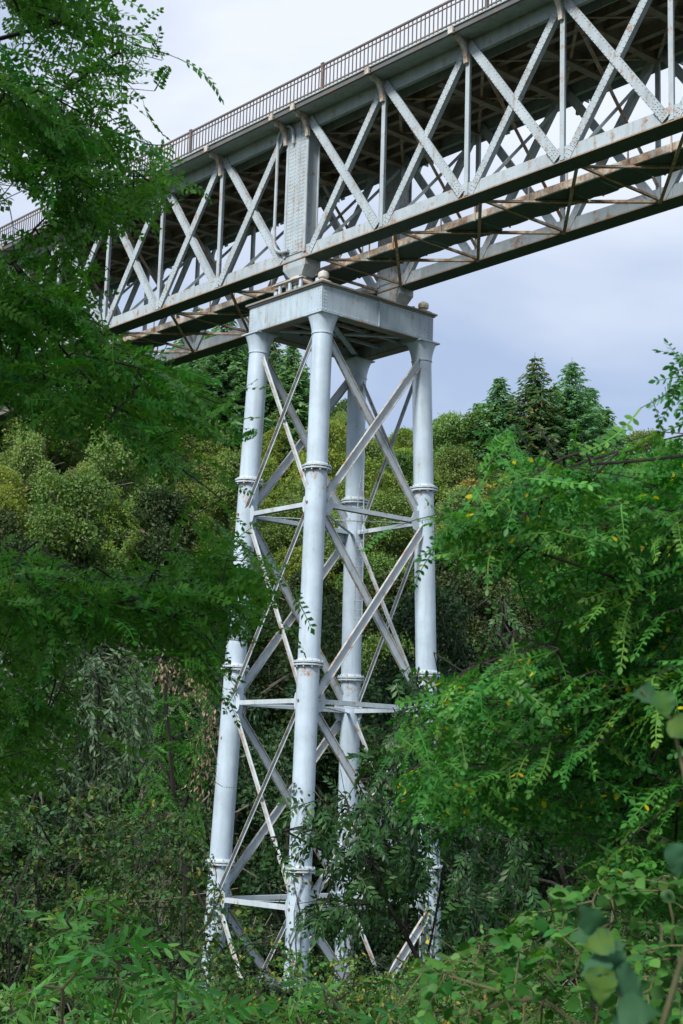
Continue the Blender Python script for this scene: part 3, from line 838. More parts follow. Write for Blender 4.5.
def compound(seed, n_pairs, length, ll, lw, droop, blade_n=2, spread=1.15, yellow=0.012):
    """pinnate leaf: rachis with paired leaflets and one at the tip"""
    r = np.random.default_rng(seed)
    bl = oval(blade_n, lw, 0.10, 0.5)
    parts = []
    def rach(t):
        return np.array([0.05 * math.sin(3 * t + seed) * t * length, length * (t - 0.10 * droop * t * t), -droop * length * 0.35 * t * t])
    ts = np.linspace(0.16, 0.96, n_pairs)
    P_, D_, Nn, S_, T_ = [], [], [], [], []
    for i, t in enumerate(ts):
        tan = rach(min(1, t + 0.02)) - rach(t - 0.02); tan /= np.linalg.norm(tan)
        for s in (-1, 1):
            a = spread * r.uniform(0.88, 1.1) * (1 - 0.25 * t)
            d = tan * math.cos(a) + np.array([s * math.sin(a), 0, 0]) + np.array([0, 0, -0.18 * r.uniform(0, 1.6)])
            P_.append(rach(t + r.uniform(-0.012, 0.012))); D_.append(d); Nn.append(np.array([0, 0, 1.0]) + r.normal(0, 0.22, 3))
            S_.append(ll * r.uniform(0.82, 1.1) * (1 - 0.35 * abs(t - 0.45))); T_.append(r.uniform(0.05, 0.93) if r.random() > yellow else 1.0)
    tan = rach(1.0) - rach(0.95)
    P_.append(rach(1.0)); D_.append(tan); Nn.append(np.array([0, 0, 1.0])); S_.append(ll); T_.append(0.5)
    parts.append(place_many(bl, None, np.array(P_), np.array(D_), np.array(Nn), np.array(S_), np.array(T_)))
    w = 0.006 * length / 0.25
    rv_, rf = [], []
    for k in range(5):
        p = rach(k / 4); rv_ += [p + (-w / 2 * (1.2 - k / 5), 0, 0.001), p + (w / 2 * (1.2 - k / 5), 0, 0.001)]
        if k: rf += [(2 * k - 2, 2 * k - 1, 2 * k + 1), (2 * k - 2, 2 * k + 1, 2 * k)]
    parts.append((np.array(rv_), np.array(rf), np.full(len(rv_), 0.9)))
    n = 0; Vs, Fs, Ts = [], [], []
    for V, F, T in parts:
        Vs.append(V); Fs.append(F + n); Ts.append(T); n += len(V)
    return (np.concatenate(Vs), np.concatenate(Fs)), np.concatenate(Ts)

def in_poly(poly, u, v):
    u = np.asarray(u); v = np.asarray(v); c = np.zeros(u.shape, bool); n = len(poly)
    for i in range(n):
        x0, y0 = poly[i]; x1, y1 = poly[i - 1]
        hit = ((y0 > v) != (y1 > v))
        c ^= hit & (u < (x1 - x0) * (v - y0) / ((y1 - y0) if y1 != y0 else 1e-9) + x0)
    return c

def sample_poly(poly, k, rng):
    a = np.array(poly, float); lo, hi = a.min(0), a.max(0); out = []
    while len(out) < k:
        p = rng.uniform(lo, hi, (4 * k + 8, 2))
        out += list(p[in_poly(poly, p[:, 0], p[:, 1])])
    return out[:k]

def branch_mesh(nodes, parents, r_tip, r_max, power=0.5, sides=5):
    n = len(nodes); cnt = np.ones(n)
    for i in range(n - 1, 0, -1): cnt[parents[i]] += cnt[i] * 0.85
    rad = np.minimum(r_tip * (cnt ** power), r_max)
    mb = MB()
    nodes = np.array(nodes)
    for i in range(1, n):
        p = parents[i]; a, b_ = nodes[p], nodes[i]
        if np.linalg.norm(b_ - a) < 1e-4: continue
        mb.tube([a, b_], [min(rad[p], rad[i] * 1.25), rad[i]], sides if rad[i] > r_tip * 2.2 else 3, cap=False)
    return mb

def spray_plant(name, label, cat, base, trunk, regions, leaf_tpls, mat, bark, seed, twig_len=0.55, leaf_gap=0.055,
                leaf_size=(0.85, 1.15), droop=0.15, twig_dir=None, r_tip=0.004, r_max=0.12, n_parts=300, group=None,
                spread=0.95, holes=(), leaf_name='leaf', step=0.35, flat=0.55, clip=True, extra=(), power=0.5):
    """woody plant: trunk/limb polylines, twigs grown towards the foliage volume, leaves along each twig.
    regions: (polygon surveyed in the view, near, far, number of twigs)"""
    rng = np.random.default_rng(seed)
    root = thing(name, base, label, cat, group)
    nodes, parents = [], []
    for line in trunk:                         # each polyline joins the nearest earlier node
        prev = -1
        if nodes:
            prev = int(np.argmin(np.linalg.norm(np.array(nodes) - np.array(line[0]), axis=1)))
        for a, b_ in zip(line[:-1], line[1:]):
            a, b_ = np.array(a, float), np.array(b_, float)
            if prev < 0: nodes.append(a); parents.append(0); prev = 0
            m = max(1, int(np.linalg.norm(b_ - a) / step))
            for k in range(1, m + 1):
                nodes.append(a + (b_ - a) * k / m + rng.normal(0, 0.03 * min(1, step / 0.35), 3)); parents.append(prev); prev = len(nodes) - 1
    targets = []
    for poly, s0, s1, k in regions:
        for uv in sample_poly(poly, k, rng): targets.append(unproj(uv[0], uv[1], rng.uniform(s0, s1)))
    targets += [np.array(e, float) for e in extra]
    nd0 = np.array(nodes)
    targets.sort(key=lambda t: np.min(np.linalg.norm(nd0 - t, axis=1)))
    LP, LD, LN, LS = [], [], [], []
    polys = [r[0] for r in regions]
    ext = max(q[0][0][:, 1].max() for q in leaf_tpls)
    for t in targets:
        arr = np.array(nodes)
        j = int(np.argmin(np.linalg.norm(arr - t, axis=1) + 0.15 * (arr[:, 2] > t[2] + 0.3)))
        p = arr[j]; prev = j
        d = t - p; ln = np.linalg.norm(d)
        out = d / (ln + 1e-6)
        td = (np.array(twig_dir, float) if twig_dir is not None else out) * 0.8 + rng.normal(0, 0.55, 3)
        td[2] = td[2] * 0.6 - droop
        td /= np.linalg.norm(td)
        L_ = twig_len * rng.uniform(0.7, 1.25)
        side = np.cross(td, (0, 0, 1.0)); side /= np.linalg.norm(side) + 1e-9
        k = 0.0; sd = 1; lv = []
        while k < L_:
            q = t + td * k; q[2] -= droop * L_ * (k / L_) ** 2 * 0.8
            ld = side * sd * math.sin(spread) + td * math.cos(spread) + rng.normal(0, 0.22, 3); ld[2] -= droop * 0.8
            lv.append((q, ld / np.linalg.norm(ld), np.array([0, 0, flat]) + rng.normal(0, 0.42, 3), rng.uniform(*leaf_size), k))
            k += leaf_gap * rng.uniform(0.7, 1.4); sd = -sd
        if clip:
            q0 = np.array([l[0] for l in lv]); qd = np.array([l[1] * l[3] * ext for l in lv]); good = np.ones(len(lv), bool)
            for frac, slack in ((0.55, 0.06), (1.0, 0.5)):
                u, v, _ = proj(q0 + qd * frac)
                ok = rng.random(len(lv)) < slack
                for q_ in polys: ok |= in_poly(q_, u, v)
                ok |= (u < -70) | (u > 760) | (v < -70) | (_ < 0.5)
                for h in holes: ok &= ~in_poly(h, u, v)
                good &= ok
            lv = [l for l, g_ in zip(lv, good) if g_]
        if len(lv) < 2: continue
        m = max(1, int(ln / step))
        for k in range(1, m + 1):
            q = p + d * k / m; q[2] += 0.03 * ln * math.sin(math.pi * k / (m + 1))
            if k < m: q = q + rng.normal(0, 0.035 * min(1, step / 0.35), 3)
            nodes.append(q); parents.append(prev); prev = len(nodes) - 1
        last_k = lv[-1][4]
        for k in range(1, 4):
            e = last_k * k / 3
            q = t + td * e; q[2] -= droop * L_ * (e / L_) ** 2 * 0.8
            nodes.append(q.copy()); parents.append(prev); prev = len(nodes) - 1
        for l in lv: LP.append(l[0]); LD.append(l[1]); LN.append(l[2]); LS.append(l[3])
    LP, LD, LN, LS = map(np.array, (LP, LD, LN, LS))
    branch_mesh(nodes, parents, r_tip, r_max, power).build('branches', bark, root, smooth=True)
    K = len(LP); which = rng.integers(0, len(leaf_tpls), K); tint = rng.random(K)
    u, v, z = proj(LP + 0)
    vis = (u > -10) & (u < 693) & (v > -10) & (v < 1034)
    order = np.argsort(np.where(vis, z, z + 1000)) if n_parts else np.array([], int)
    # the leaves that show largest, spread over the nearest part of the crown
    cand = order[:max(n_parts, int(n_parts * 1.6))] if n_parts else order
    pick = set(rng.permutation(cand)[:n_parts].tolist())
    A = rot_axes(LD, LN)
    ms = [np_mesh(leaf_name, [(t[0][0], t[0][1], t[1])], mat) for t in leaf_tpls] if n_parts else []
    base_v = Vector(base)
    for i in pick:
        o = bpy.data.objects.new(leaf_name, ms[which[i]]); COL.objects.link(o); o.parent = root
        M = Matrix([[*(A[i][r] * LS[i]), LP[i][r] - base_v[r]] for r in range(3)] + [[0, 0, 0, 1]])
        o.matrix_local = M
    rest = np.array([i for i in range(K) if i not in pick], int)
    parts = []
    for w, t in enumerate(leaf_tpls):
        q = rest[which[rest] == w]
        if len(q): parts.append(place_many(t[0], t[1], LP[q], LD[q], LN[q], LS[q], tint[q]))
    cr = None
    if parts:
        cr = link('crown', np_mesh('crown', parts, mat), root)
        cr['kind'] = 'stuff'
    return root, cr

# ------------------------------------------------------------------ trees of the far valley side
DIAM = (np.array([(0, 0, 0), (0.34, 0.5, 0.10), (0, 1, 0), (-0.34, 0.5, 0.10)], float), np.array([(0, 1, 2), (0, 2, 3)]))
LANCE = (np.array([(0, 0, 0), (0.15, 0.4, 0.03), (0, 1, -0.08), (-0.15, 0.4, 0.03)], float), np.array([(0, 1, 2), (0, 2, 3)]))

def crown_parts(rng, lobes, leaf, per_m2, tpl=DIAM, droop=0.2):
    parts = []
    C_ = np.array([l[0] for l in lobes]); Rr = np.array([l[1] for l in lobes])
    for (c, r) in lobes:
        k = int(4 * math.pi * r * r * per_m2)
        d = rng.normal(0, 1, (k, 3)); d[:, 2] += 0.25; d /= np.linalg.norm(d, axis=1, keepdims=True)
        # clumps: small twigs of leaves stand proud of the lobe
        ph = rng.uniform(0, 6.28, 6)
        lump = 0.5 + 0.5 * np.sin(d[:, 0] * 7 + ph[0]) * np.sin(d[:, 1] * 7 + ph[1]) * np.cos(d[:, 2] * 6 + ph[2])
        fine = 0.5 + 0.5 * np.sin(d[:, 0] * 19 + ph[3]) * np.sin(d[:, 1] * 17 + ph[4]) * np.sin(d[:, 2] * 18 + ph[5])
        rad = r * (0.60 + 0.30 * lump + 0.22 * fine + rng.normal(0, 0.13, k)) - np.abs(rng.normal(0, 0.14, k)) * r
        p = np.array(c) + d * rad[:, None] * np.array([1, 1, 0.85])
        inside = np.zeros(k, bool)
        for c2, r2 in zip(C_, Rr):
            if np.allclose(c2, c): continue
            inside |= np.linalg.norm(p - c2, axis=1) < r2 * 0.55
        p, d = p[~inside], d[~inside]; k = len(p)
        if not k: continue
        ld = d * 0.7 + rng.normal(0, 0.6, (k, 3)); ld[:, 2] -= droop
        nr = d * 0.9 + rng.normal(0, 0.55, (k, 3)) + np.array([0, 0, 0.35])
        parts.append(place_many(tpl, None, p, ld, nr, leaf * rng.uniform(0.7, 1.35, k), np.clip(rng.random(k) * 0.7 + 0.3 * rng.random(), 0, 1)))
    return parts

def tree_proto(seed, height, spread, leaf, per_m2, lobes_n, low=0.25, tpl=DIAM, trunk_r=0.16, droop=0.2):
    """(trunk mesh builder, crown mesh parts) of a broadleaved tree standing at the origin"""
    rng = np.random.default_rng(seed)
    lobes = []
    for k in range(lobes_n):
        t = (k + 0.5) / lobes_n
        z = height * (low + (0.92 - low) * rng.uniform(max(0, t - 0.2), min(1, t + 0.2)))
        rel = (z / height - low) / (1 - low)
        rr = spread * (1 - 0.75 * rel ** 2) * rng.uniform(0.35, 0.95)
        a = k * 2.39996 + rng.normal(0, 0.3)
        lobes.append(((rr * math.cos(a), rr * math.sin(a), z), spread * rng.uniform(0.22, 0.46)))
    lobes.append(((0, 0, height * 0.86), spread * 0.36)); lobes.append(((0, 0, height * 0.55), spread * 0.55))
    nodes = [np.array([0, 0, -0.6])]; par = [0]
    for k in range(1, 9):
        nodes.append(np.array([0.10 * math.sin(k * 1.3 + seed), 0.10 * math.cos(k * 1.7 + seed), height * 0.8 * k / 8])); par.append(k - 1)
    for c, r in lobes:
        c = np.array(c); j = int(np.clip((c[2] / height - 0.22) / 0.1, 1, 7)); prev = j
        for k in range(1, 4):
            nodes.append(nodes[j] + (c - nodes[j]) * k / 3 + rng.normal(0, 0.1, 3)); par.append(prev); prev = len(nodes) - 1
        mid = len(nodes) - 2
        for _ in range(4):
            e = c + rng.normal(0, 0.6, 3) * r
            nodes.append(e); par.append(prev)
    return branch_mesh(nodes, par, trunk_r * 0.17, trunk_r, 0.5, 6), crown_parts(rng, lobes, leaf, per_m2, tpl, droop)

PROTO = {}
def proto(key, mats, bark, *a, **k):
    tm, cp = tree_proto(*a, **k)
    PROTO[key] = [(tm.mesh('trunk', bark, True), np_mesh('crown', cp, m)) for m in mats]

proto('round_a', ML_HILL[:3] + [ML_VALLEY2], MB_GREY, 21, 6.5, 2.9, 0.18, 62, 15, 0.14)
proto('round_b', ML_HILL[:3], MB_GREY, 22, 8.0, 3.0, 0.18, 60, 18, 0.16)
proto('bush_a', ML_HILL, MB_GREY, 23, 4.2, 2.6, 0.17, 66, 13, 0.05)
proto('bush_b', ML_HILL + [ML_VALLEY2], MB_GREY, 24, 5.0, 2.3, 0.17, 66, 14, 0.06)
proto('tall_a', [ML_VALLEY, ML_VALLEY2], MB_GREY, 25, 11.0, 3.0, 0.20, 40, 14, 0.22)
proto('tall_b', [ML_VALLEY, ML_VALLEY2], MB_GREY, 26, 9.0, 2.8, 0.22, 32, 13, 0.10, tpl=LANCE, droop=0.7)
proto('shade_bush', [ML_VALLEY, ML_BRAM], MB_GREY, 27, 3.4, 2.2, 0.19, 42, 9, 0.05)

def put_tree(name, mesh_pair, x, y, scale, rot, label, cat, group, zoff=0.0, tilt=0.0):
    o = bpy.data.objects.new(name, None); o.empty_display_size = 0.3
    COL.objects.link(o)
    o.location = (x, y, float(ground_z(x, y)) + zoff); o.rotation_euler = (tilt, 0, rot)
    o.scale = (scale[0], scale[0], scale[1])
    tag(o, label, cat, group)
    for nm, me in zip(('trunk', 'crown'), mesh_pair):
        c = bpy.data.objects.new(nm, me); COL.objects.link(c); c.parent = o
    return o

FWD = _fw[:2] / np.linalg.norm(_fw[:2]); RGT = np.array([-FWD[1], FWD[0]]) * -1.0
def at(s, t):
    p = CAM[:2] + FWD * s + RGT * t
    return float(p[0]), float(p[1])

rg = np.random.default_rng(5)
placed = []
n_hill = 0
for s_ in np.arange(84, 176, 4.6):
    half = s_ * 0.235 + 7
    for t_ in np.arange(-half, half, 4.9):
        s2, t2 = s_ + rg.uniform(-1.8, 1.8), t_ + rg.uniform(-1.9, 1.9)
        x, y = at(s2, t2)
        if -40 < x < 25 and abs(y) < 7: continue
        pick = rg.random()
        if s_ < 109:
            key, mi = ('round_a', 3) if pick < 0.6 else (('bush_b', 4) if pick < 0.9 else ('round_b', 2))
        elif pick < 0.34: key, mi = 'bush_a', (0 if rg.random() < 0.6 else 1)
        elif pick < 0.62: key, mi = 'bush_b', (1 if rg.random() < 0.5 else 0)
        elif pick < 0.80: key, mi = 'round_a', (0 if rg.random() < 0.6 else 2)
        elif pick < 0.97: key, mi = 'round_b', (2 if rg.random() < 0.6 else 1)
        else: key, mi = 'bush_a', 3
        words = (['yellow-green', 'sage-green', 'deep green', 'russet' if key == 'bush_a' else 'dark olive', 'dark olive'][mi], {'round': 'rounded tree', 'bush_': 'low bushy tree'}[key[:5]])
        sc_ = rg.uniform(0.9, 1.3)
        uu = proj((x, y, float(ground_z(x, y)) + 3))[0]
        where = ('low on the hillside', 'halfway up the hillside', 'near the hill crest')[0 if s_ < 104 else (1 if s_ < 136 else 2)] + (' left of the pier' if uu < 235 else (' seen between the pier legs' if uu < 435 else ' right of the pier'))
        put_tree('hillside_tree', PROTO[key][mi], x, y, (sc_, sc_ * rg.uniform(0.85, 1.15)), rg.uniform(0, 6.28),
                 '%s %s ' % words + where, 'tree', '%s %ss ' % words + where)
        n_hill += 1

# low growth between the hillside trees
rgu = np.random.default_rng(77); ku = 90000
su = rgu.uniform(58, 185, ku); tu = rgu.uniform(-1, 1, ku) * (su * 0.24 + 9)
xu = CAM[0] + FWD[0] * su + RGT[0] * tu; yu = CAM[1] + FWD[1] * su + RGT[1] * tu
hu = 0.9 * (0.5 + 0.5 * np.sin(xu * 0.9) * np.sin(yu * 0.8 + 1)) + rgu.uniform(0, 0.5, ku)
pu = np.stack([xu, yu, ground_z(xu, yu) + hu * 0.8], 1)
du = rgu.normal(0, 1, (ku, 3)); nu = rgu.normal(0, 0.6, (ku, 3)) + np.array([0, 0, 0.8])
tag(link('undergrowth', np_mesh('undergrowth', [place_many(DIAM, None, pu, du, nu, rgu.uniform(0.3, 0.6, ku), rgu.random(ku))], ML_HILL[2])), 'low green undergrowth covering the slope between the trees', 'undergrowth', kind='stuff')

# valley-floor trees behind the pier, the wood's shade put into their leaf colour
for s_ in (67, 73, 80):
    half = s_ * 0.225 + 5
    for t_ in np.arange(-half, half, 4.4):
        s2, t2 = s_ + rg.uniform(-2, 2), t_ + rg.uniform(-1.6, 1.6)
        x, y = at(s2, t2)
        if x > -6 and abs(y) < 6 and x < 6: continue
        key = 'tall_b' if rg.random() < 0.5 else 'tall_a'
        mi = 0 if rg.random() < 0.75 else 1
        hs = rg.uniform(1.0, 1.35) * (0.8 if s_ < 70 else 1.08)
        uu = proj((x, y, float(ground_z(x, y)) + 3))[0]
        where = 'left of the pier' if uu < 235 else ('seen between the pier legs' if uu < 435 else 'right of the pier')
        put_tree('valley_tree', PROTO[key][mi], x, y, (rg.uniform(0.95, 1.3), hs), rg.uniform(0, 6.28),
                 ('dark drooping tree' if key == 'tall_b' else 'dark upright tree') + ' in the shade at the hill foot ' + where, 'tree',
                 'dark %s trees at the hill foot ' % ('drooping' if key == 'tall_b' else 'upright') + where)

# brambles and low bushes around the pier foot
for s_ in np.arange(27, 66, 3.0):
    half = s_ * 0.222 + 2.5
    for t_ in np.arange(-half, half, 2.9):
        s2, t2 = s_ + rg.uniform(-1.1, 1.1), t_ + rg.uniform(-1.1, 1.1)
        x, y = at(s2, t2)
        if abs(x) < 2.9 and abs(y) < 3.4: continue
        hh = rg.uniform(0.45, 0.72) if s_ < 58 else rg.uniform(0.7, 1.1)
        if s_ > 46 and s_ < 58: hh *= 0.8
        mi = 1 if rg.random() < (0.8 if s_ < 57 else 0.35) else 0
        uu = proj((x, y, float(ground_z(x, y)) + 1))[0]
        where = ('beyond' if s_ > 55 else 'in front of') + ' the pier foot' + (', left side' if uu < 235 else (', between the legs' if uu < 435 else ', right side'))
        put_tree('bramble_bush', PROTO['shade_bush'][mi], x, y, (rg.uniform(0.7, 0.95), hh), rg.uniform(0, 6.28),
                 ('green bramble bush with yellowing leaves ' if mi else 'dark glossy bush ') + where, 'bush',
                 ('bramble thicket ' if mi else 'dark bushes ') + where, zoff=-0.25)

# ------------------------------------------------------------------ spruces on the crest
def spruce(seed, height, width, mat):
    rng = np.random.default_rng(seed)
    tm = MB().tube([(0, 0, -1), (0, 0, height * 0.5), (0, 0, height)], [0.22, 0.13, 0.015], 7)
    needle = (np.array([(0, 0, 0), (0.20, 0.35, -0.05), (0.07, 1, -0.1), (-0.07, 1, -0.1), (-0.20, 0.35, -0.05)], float), np.array([(0, 1, 2), (0, 2, 3), (0, 3, 4)]))
    Pp, Dd, Nn, Ss = [], [], [], []
    z = height * 0.06
    while z < height * 0.985:
        rel = z / height
        reach = width * (1 - rel) ** 0.85 * rng.uniform(0.78, 1.15) + 0.12
        nb = 11 if rel < 0.8 else 7
        a0 = rng.uniform(0, 6.28)
        for k in range(nb):
            a = a0 + 6.283 * k / nb + rng.normal(0, 0.15)
            R_ = reach * rng.uniform(0.70, 1.15)
            dr = np.array([math.cos(a), math.sin(a), 0])
            tm.tube([(0, 0, z), tuple(dr * R_ * 0.8 + np.array([0, 0, z - 0.1 * R_]))], [0.03, 0.008], 3, cap=False)
            q = 0.12
            while q < 1.0:
                p = dr * R_ * q + np.array([0, 0, z - 0.30 * R_ * q + 0.22 * R_ * q * q])
                for sd in (-1, 1, 0):
                    d = dr * 0.8 + np.array([-dr[1], dr[0], 0]) * sd * 0.9 + rng.normal(0, 0.22, 3); d[2] -= 0.32
                    Pp.append(p + rng.normal(0, 0.04, 3)); Dd.append(d); Nn.append(np.array([0, 0, 1.0]) + rng.normal(0, 0.5, 3))
                    Ss.append(rng.uniform(0.45, 0.85) * (1.15 - 0.55 * rel))
                q += 0.28 / max(R_, 0.4) * rng.uniform(0.7, 1.2)
        z += height * 0.024 * rng.uniform(0.8, 1.25)
    Pp, Dd, Nn, Ss = map(np.array, (Pp, Dd, Nn, Ss))
    return tm.mesh('trunk', MB_GREY, True), np_mesh('crown', [place_many(needle, None, Pp, Dd, Nn, Ss, rng.random(len(Pp)))], mat)
SPR = [spruce(41, 14, 5.4, ML_CONE), spruce(42, 15, 7.4, ML_SPRUCE), spruce(43, 11, 5.6, ML_SPRUCE)]
# (pixel column of the top, pixel row of the top, distance, proto, label)
spr = [(535, 352, 146, 0, 'tall spruce with a russet-tinged pointed top on the hill crest'),
       (572, 357, 148, 1, 'broad dark spruce right of the russet-tipped one on the crest'),
       (500, 376, 147, 2, 'medium spruce left of the russet-tipped one on the crest'),
       (607, 408, 150, 2, 'short spruce at the right end of the crest row'),
       (478, 402, 150, 2, 'smaller spruce at the left end of the crest row, above the bushes'),
       (590, 386, 156, 2, 'spruce partly hidden behind the broad dark one'),
       (555, 384, 158, 2, 'spruce in the gap between the two tallest ones'),
       (228, 300, 150, 1, 'spruce behind the far girder, left of the outer pier leg'),
       (270, 318, 152, 0, 'spruce showing under the bridge between the two left pier legs'),
       (198, 306, 156, 2, 'spruce on the crest seen through the left girder'),
       (292, 342, 150, 2, 'short spruce beside the front pier leg, under the pier cap'),
       (250, 322, 158, 2, 'spruce standing behind the outer pier leg under the cap')]
for u, v, s_, k, lab in spr:
    top = unproj(u, v, s_)
    gz_ = float(ground_z(top[0], top[1])); h0 = (14, 15, 11)[k]
    sc_ = max(0.5, (top[2] - gz_) / h0)
    put_tree('spruce_tree', SPR[k], float(top[0]), float(top[1]), (min(1.15, 0.5 + 0.5 * sc_), sc_), rg.uniform(0, 6.28), lab, 'spruce', 'spruces on the hill crest')

# ------------------------------------------------------------------ near trees and shrubs
def U(*a): return tuple(float(c) for c in unproj(*a))
ROB = [compound(100 + k, n, 0.25 + 0.02 * k, 0.046, 0.30, dr, 1) for k, (n, dr) in enumerate(((7, 0.5), (8, 0.9), (6, 0.3), (8, 1.2), (7, 0.7)))]
ROBN = [compound(200 + k, n, 0.27 + 0.015 * k, 0.040, 0.26, dr, 3) for k, (n, dr) in enumerate(((8, 0.5), (9, 0.9), (8, 0.3), (9, 1.2), (7, 0.7), (9, 0.6)))]

# left robinia: trunk stands left of the view, limbs reach in from the left edge
tb = at(9.5, -4.3); tb = (tb[0], tb[1], float(ground_z(*tb)))
top = U(-330, 150, 10.0)
limbs = [[(tb[0], tb[1], tb[2] - 0.3), U(-420, 700, 9.7), U(-390, 450, 9.9), top, U(-260, -250, 10)],
         [U(-385, 420, 9.9), U(-120, 330, 10.2), U(0, 392, 10.3), U(45, 432, 10.3), U(95, 462, 10.4), U(118, 500, 10.4)],
         [U(-360, 300, 9.9), U(-120, 250, 9.9), U(0, 270, 9.8), U(45, 330, 9.9), U(110, 405, 10.1), U(170, 425, 10.2), U(215, 440, 10.3)],
         [U(20, 290, 9.85), U(90, 350, 10.0), U(170, 372, 10.1), U(235, 392, 10.3)],
         [U(-340, 200, 10), U(-100, 120, 9.8), U(0, 120, 9.7), U(60, 150, 9.7), U(120, 185, 9.8), U(165, 190, 9.9)],
         [U(-100, 120, 9.8), U(-10, 40, 9.8), U(60, 25, 9.9), U(120, 40, 10), U(150, 46, 10.1)],
         [U(-395, 480, 9.9), U(-150, 540, 9.6), U(0, 585, 9.5), U(90, 600, 9.8), U(175, 598, 10.2), U(225, 560, 10.4), U(250, 545, 10.5)],
         [U(60, 597, 9.7), U(130, 640, 10), U(190, 655, 10.2), U(225, 690, 10.3)],
         [U(-20, 580, 9.5), U(48, 640, 9.4), U(55, 680, 9.4), U(48, 715, 9.4)],
         [U(-380, 420, 9.9), U(-140, 700, 9.6), U(-20, 740, 9.8), U(40, 745, 10)]]
reg = [([(-60, -60), (105, -60), (122, 22), (95, 30), (60, 48), (-60, 60)], 8.9, 11.0, 27),
       ([(60, 22), (122, 22), (162, 40), (150, 58), (112, 72), (132, 88), (100, 108), (60, 90)], 9.5, 10.6, 18),
       ([(-60, 60), (50, 66), (75, 118), (120, 122), (160, 136), (186, 178), (158, 215), (120, 235), (92, 262), (50, 260), (-60, 160)], 8.8, 11.0, 72),
       ([(-60, 235), (60, 245), (92, 262), (98, 318), (125, 345), (168, 362), (242, 380), (248, 420), (205, 436), (172, 428), (190, 470), (165, 478), (110, 440), (60, 440), (30, 420), (-60, 400)], 8.9, 11.2, 92),
       ([(-60, 535), (40, 535), (110, 572), (150, 545), (175, 512), (215, 515), (232, 560), (228, 640), (222, 690), (205, 690), (190, 660), (150, 636), (60, 645), (-60, 640)], 8.9, 11.2, 92),
       ([(225, 508), (245, 515), (276, 600), (262, 622), (235, 640), (226, 600)], 9.6, 10.8, 7),
       ([(215, 680), (240, 690), (236, 722), (212, 716)], 9.8, 10.6, 4),
       ([(15, 640), (75, 640), (72, 722), (20, 722)], 9.2, 9.9, 7),
       ([(-60, 690), (50, 680), (75, 735), (45, 800), (-60, 820)], 9.4, 10.6, 18),
       ([(-420, -330), (-60, -330), (140, -240), (105, -60), (-60, -60), (-60, 120), (-420, 120)], 9.0, 12.0, 36),
       ([(-420, 120), (-60, 120), (-60, 820), (-420, 600)], 8.5, 11.5, 70)]
holes = [[(-5, 178), (20, 182), (52, 202), (48, 236), (20, 244), (-5, 235)], [(-5, 428), (40, 442), (112, 470), (150, 492), (120, 548), (60, 540), (-5, 525)],
         [(102, 262), (130, 240), (200, 225), (260, 300), (260, 352), (180, 352), (128, 340), (104, 318)], [(160, 655), (215, 705), (215, 760), (150, 760)],
         [(60, 92), (120, 110), (100, 130), (78, 118)]]
rx = np.random.default_rng(8)
over = []                     # unseen crown added left of the camera to shade the lower limbs
for _ in range(210):
    q = rx.normal(0, 1, 3); q = q / np.linalg.norm(q) * rx.random() ** 0.4
    xy = at(5.4 + 2.6 * q[0], -4.3 + 2.0 * q[1]); over.append((xy[0], xy[1], -9.9 + 2.3 * q[2]))
xy = at(5.6, -4.3); limbs.append([U(-390, 450, 9.9), (xy[0], xy[1], -11.0), (xy[0] + 0.5, xy[1] - 0.4, -9.0)])  # limb carrying the added shading crown
spray_plant('robinia_tree', 'leafy robinia with dark limbs reaching in over the left edge, feathery leaves', 'tree', tb, limbs, reg, ROB, ML_ROB, MB_DARK, 31,
            twig_len=0.52, leaf_gap=0.036, leaf_size=(0.95, 1.35), droop=0.20, flat=0.35, r_tip=0.0024, r_max=0.10, power=0.46, holes=holes, spread=1.0, extra=over,
            twig_dir=(RGT[0], RGT[1], 0.0))
# lichen-covered dead branch in front of it
pts = [U(-40, 590, 9.1), U(0, 592, 9.1), U(14, 588, 9.1), U(22, 602, 9.1), U(36, 607, 9.1), U(44, 615, 9.1), U(52, 616, 9.1), U(64, 614, 9.1), U(70, 607, 9.15), U(77, 601, 9.2)]
lb_ = MB().tube(pts, [0.010, 0.010, 0.011, 0.009, 0.009, 0.008, 0.008, 0.006, 0.004, 0.002], 6)
lb_.tube([U(14, 588, 9.1), U(12, 578, 9.1), U(13, 572, 9.12)], [0.008, 0.006, 0.004], 5).tube([U(64, 614, 9.1), U(62, 605, 9.1), U(58, 600, 9.1)], [0.006, 0.004, 0.002], 4)
lb_.tube([U(64, 614, 9.1), U(76, 614, 9.15)], [0.005, 0.002], 4)
tag(lb_.build('lichen_branch', MB_LICHEN, smooth=True), 'crooked bare branch covered in orange-yellow lichen at the left edge', 'branch')

# right robinia
tb = at(7.6, 2.7); tb = (tb[0], tb[1], float(ground_z(*tb)))
limbs = [[(tb[0], tb[1], tb[2] - 0.3), U(900, 800, 7.5), U(860, 600, 7.4), U(820, 430, 7.3)],
         [U(850, 560, 7.4), U(740, 520, 7.2), U(672, 500, 7.0), U(655, 560, 7.0), U(620, 580, 7.0), U(540, 560, 6.9), U(470, 540, 6.9)],
         [U(672, 500, 7.0), U(630, 480, 6.8), U(570, 470, 6.6), U(540, 455, 6.5)],
         [U(870, 660, 7.4), U(740, 690, 7.3), U(640, 690, 7.2), U(560, 700, 7.2), U(480, 700, 7.2)],
         [U(740, 690, 7.3), U(640, 770, 7.3), U(540, 770, 7.4), U(440, 780, 7.5)],
         [U(820, 450, 7.3), U(800, 400, 6.9), U(785, 365, 6.6)],
         [U(740, 520, 7.2), U(690, 458, 7.0), U(640, 455, 6.9), U(600, 462, 6.8)]]
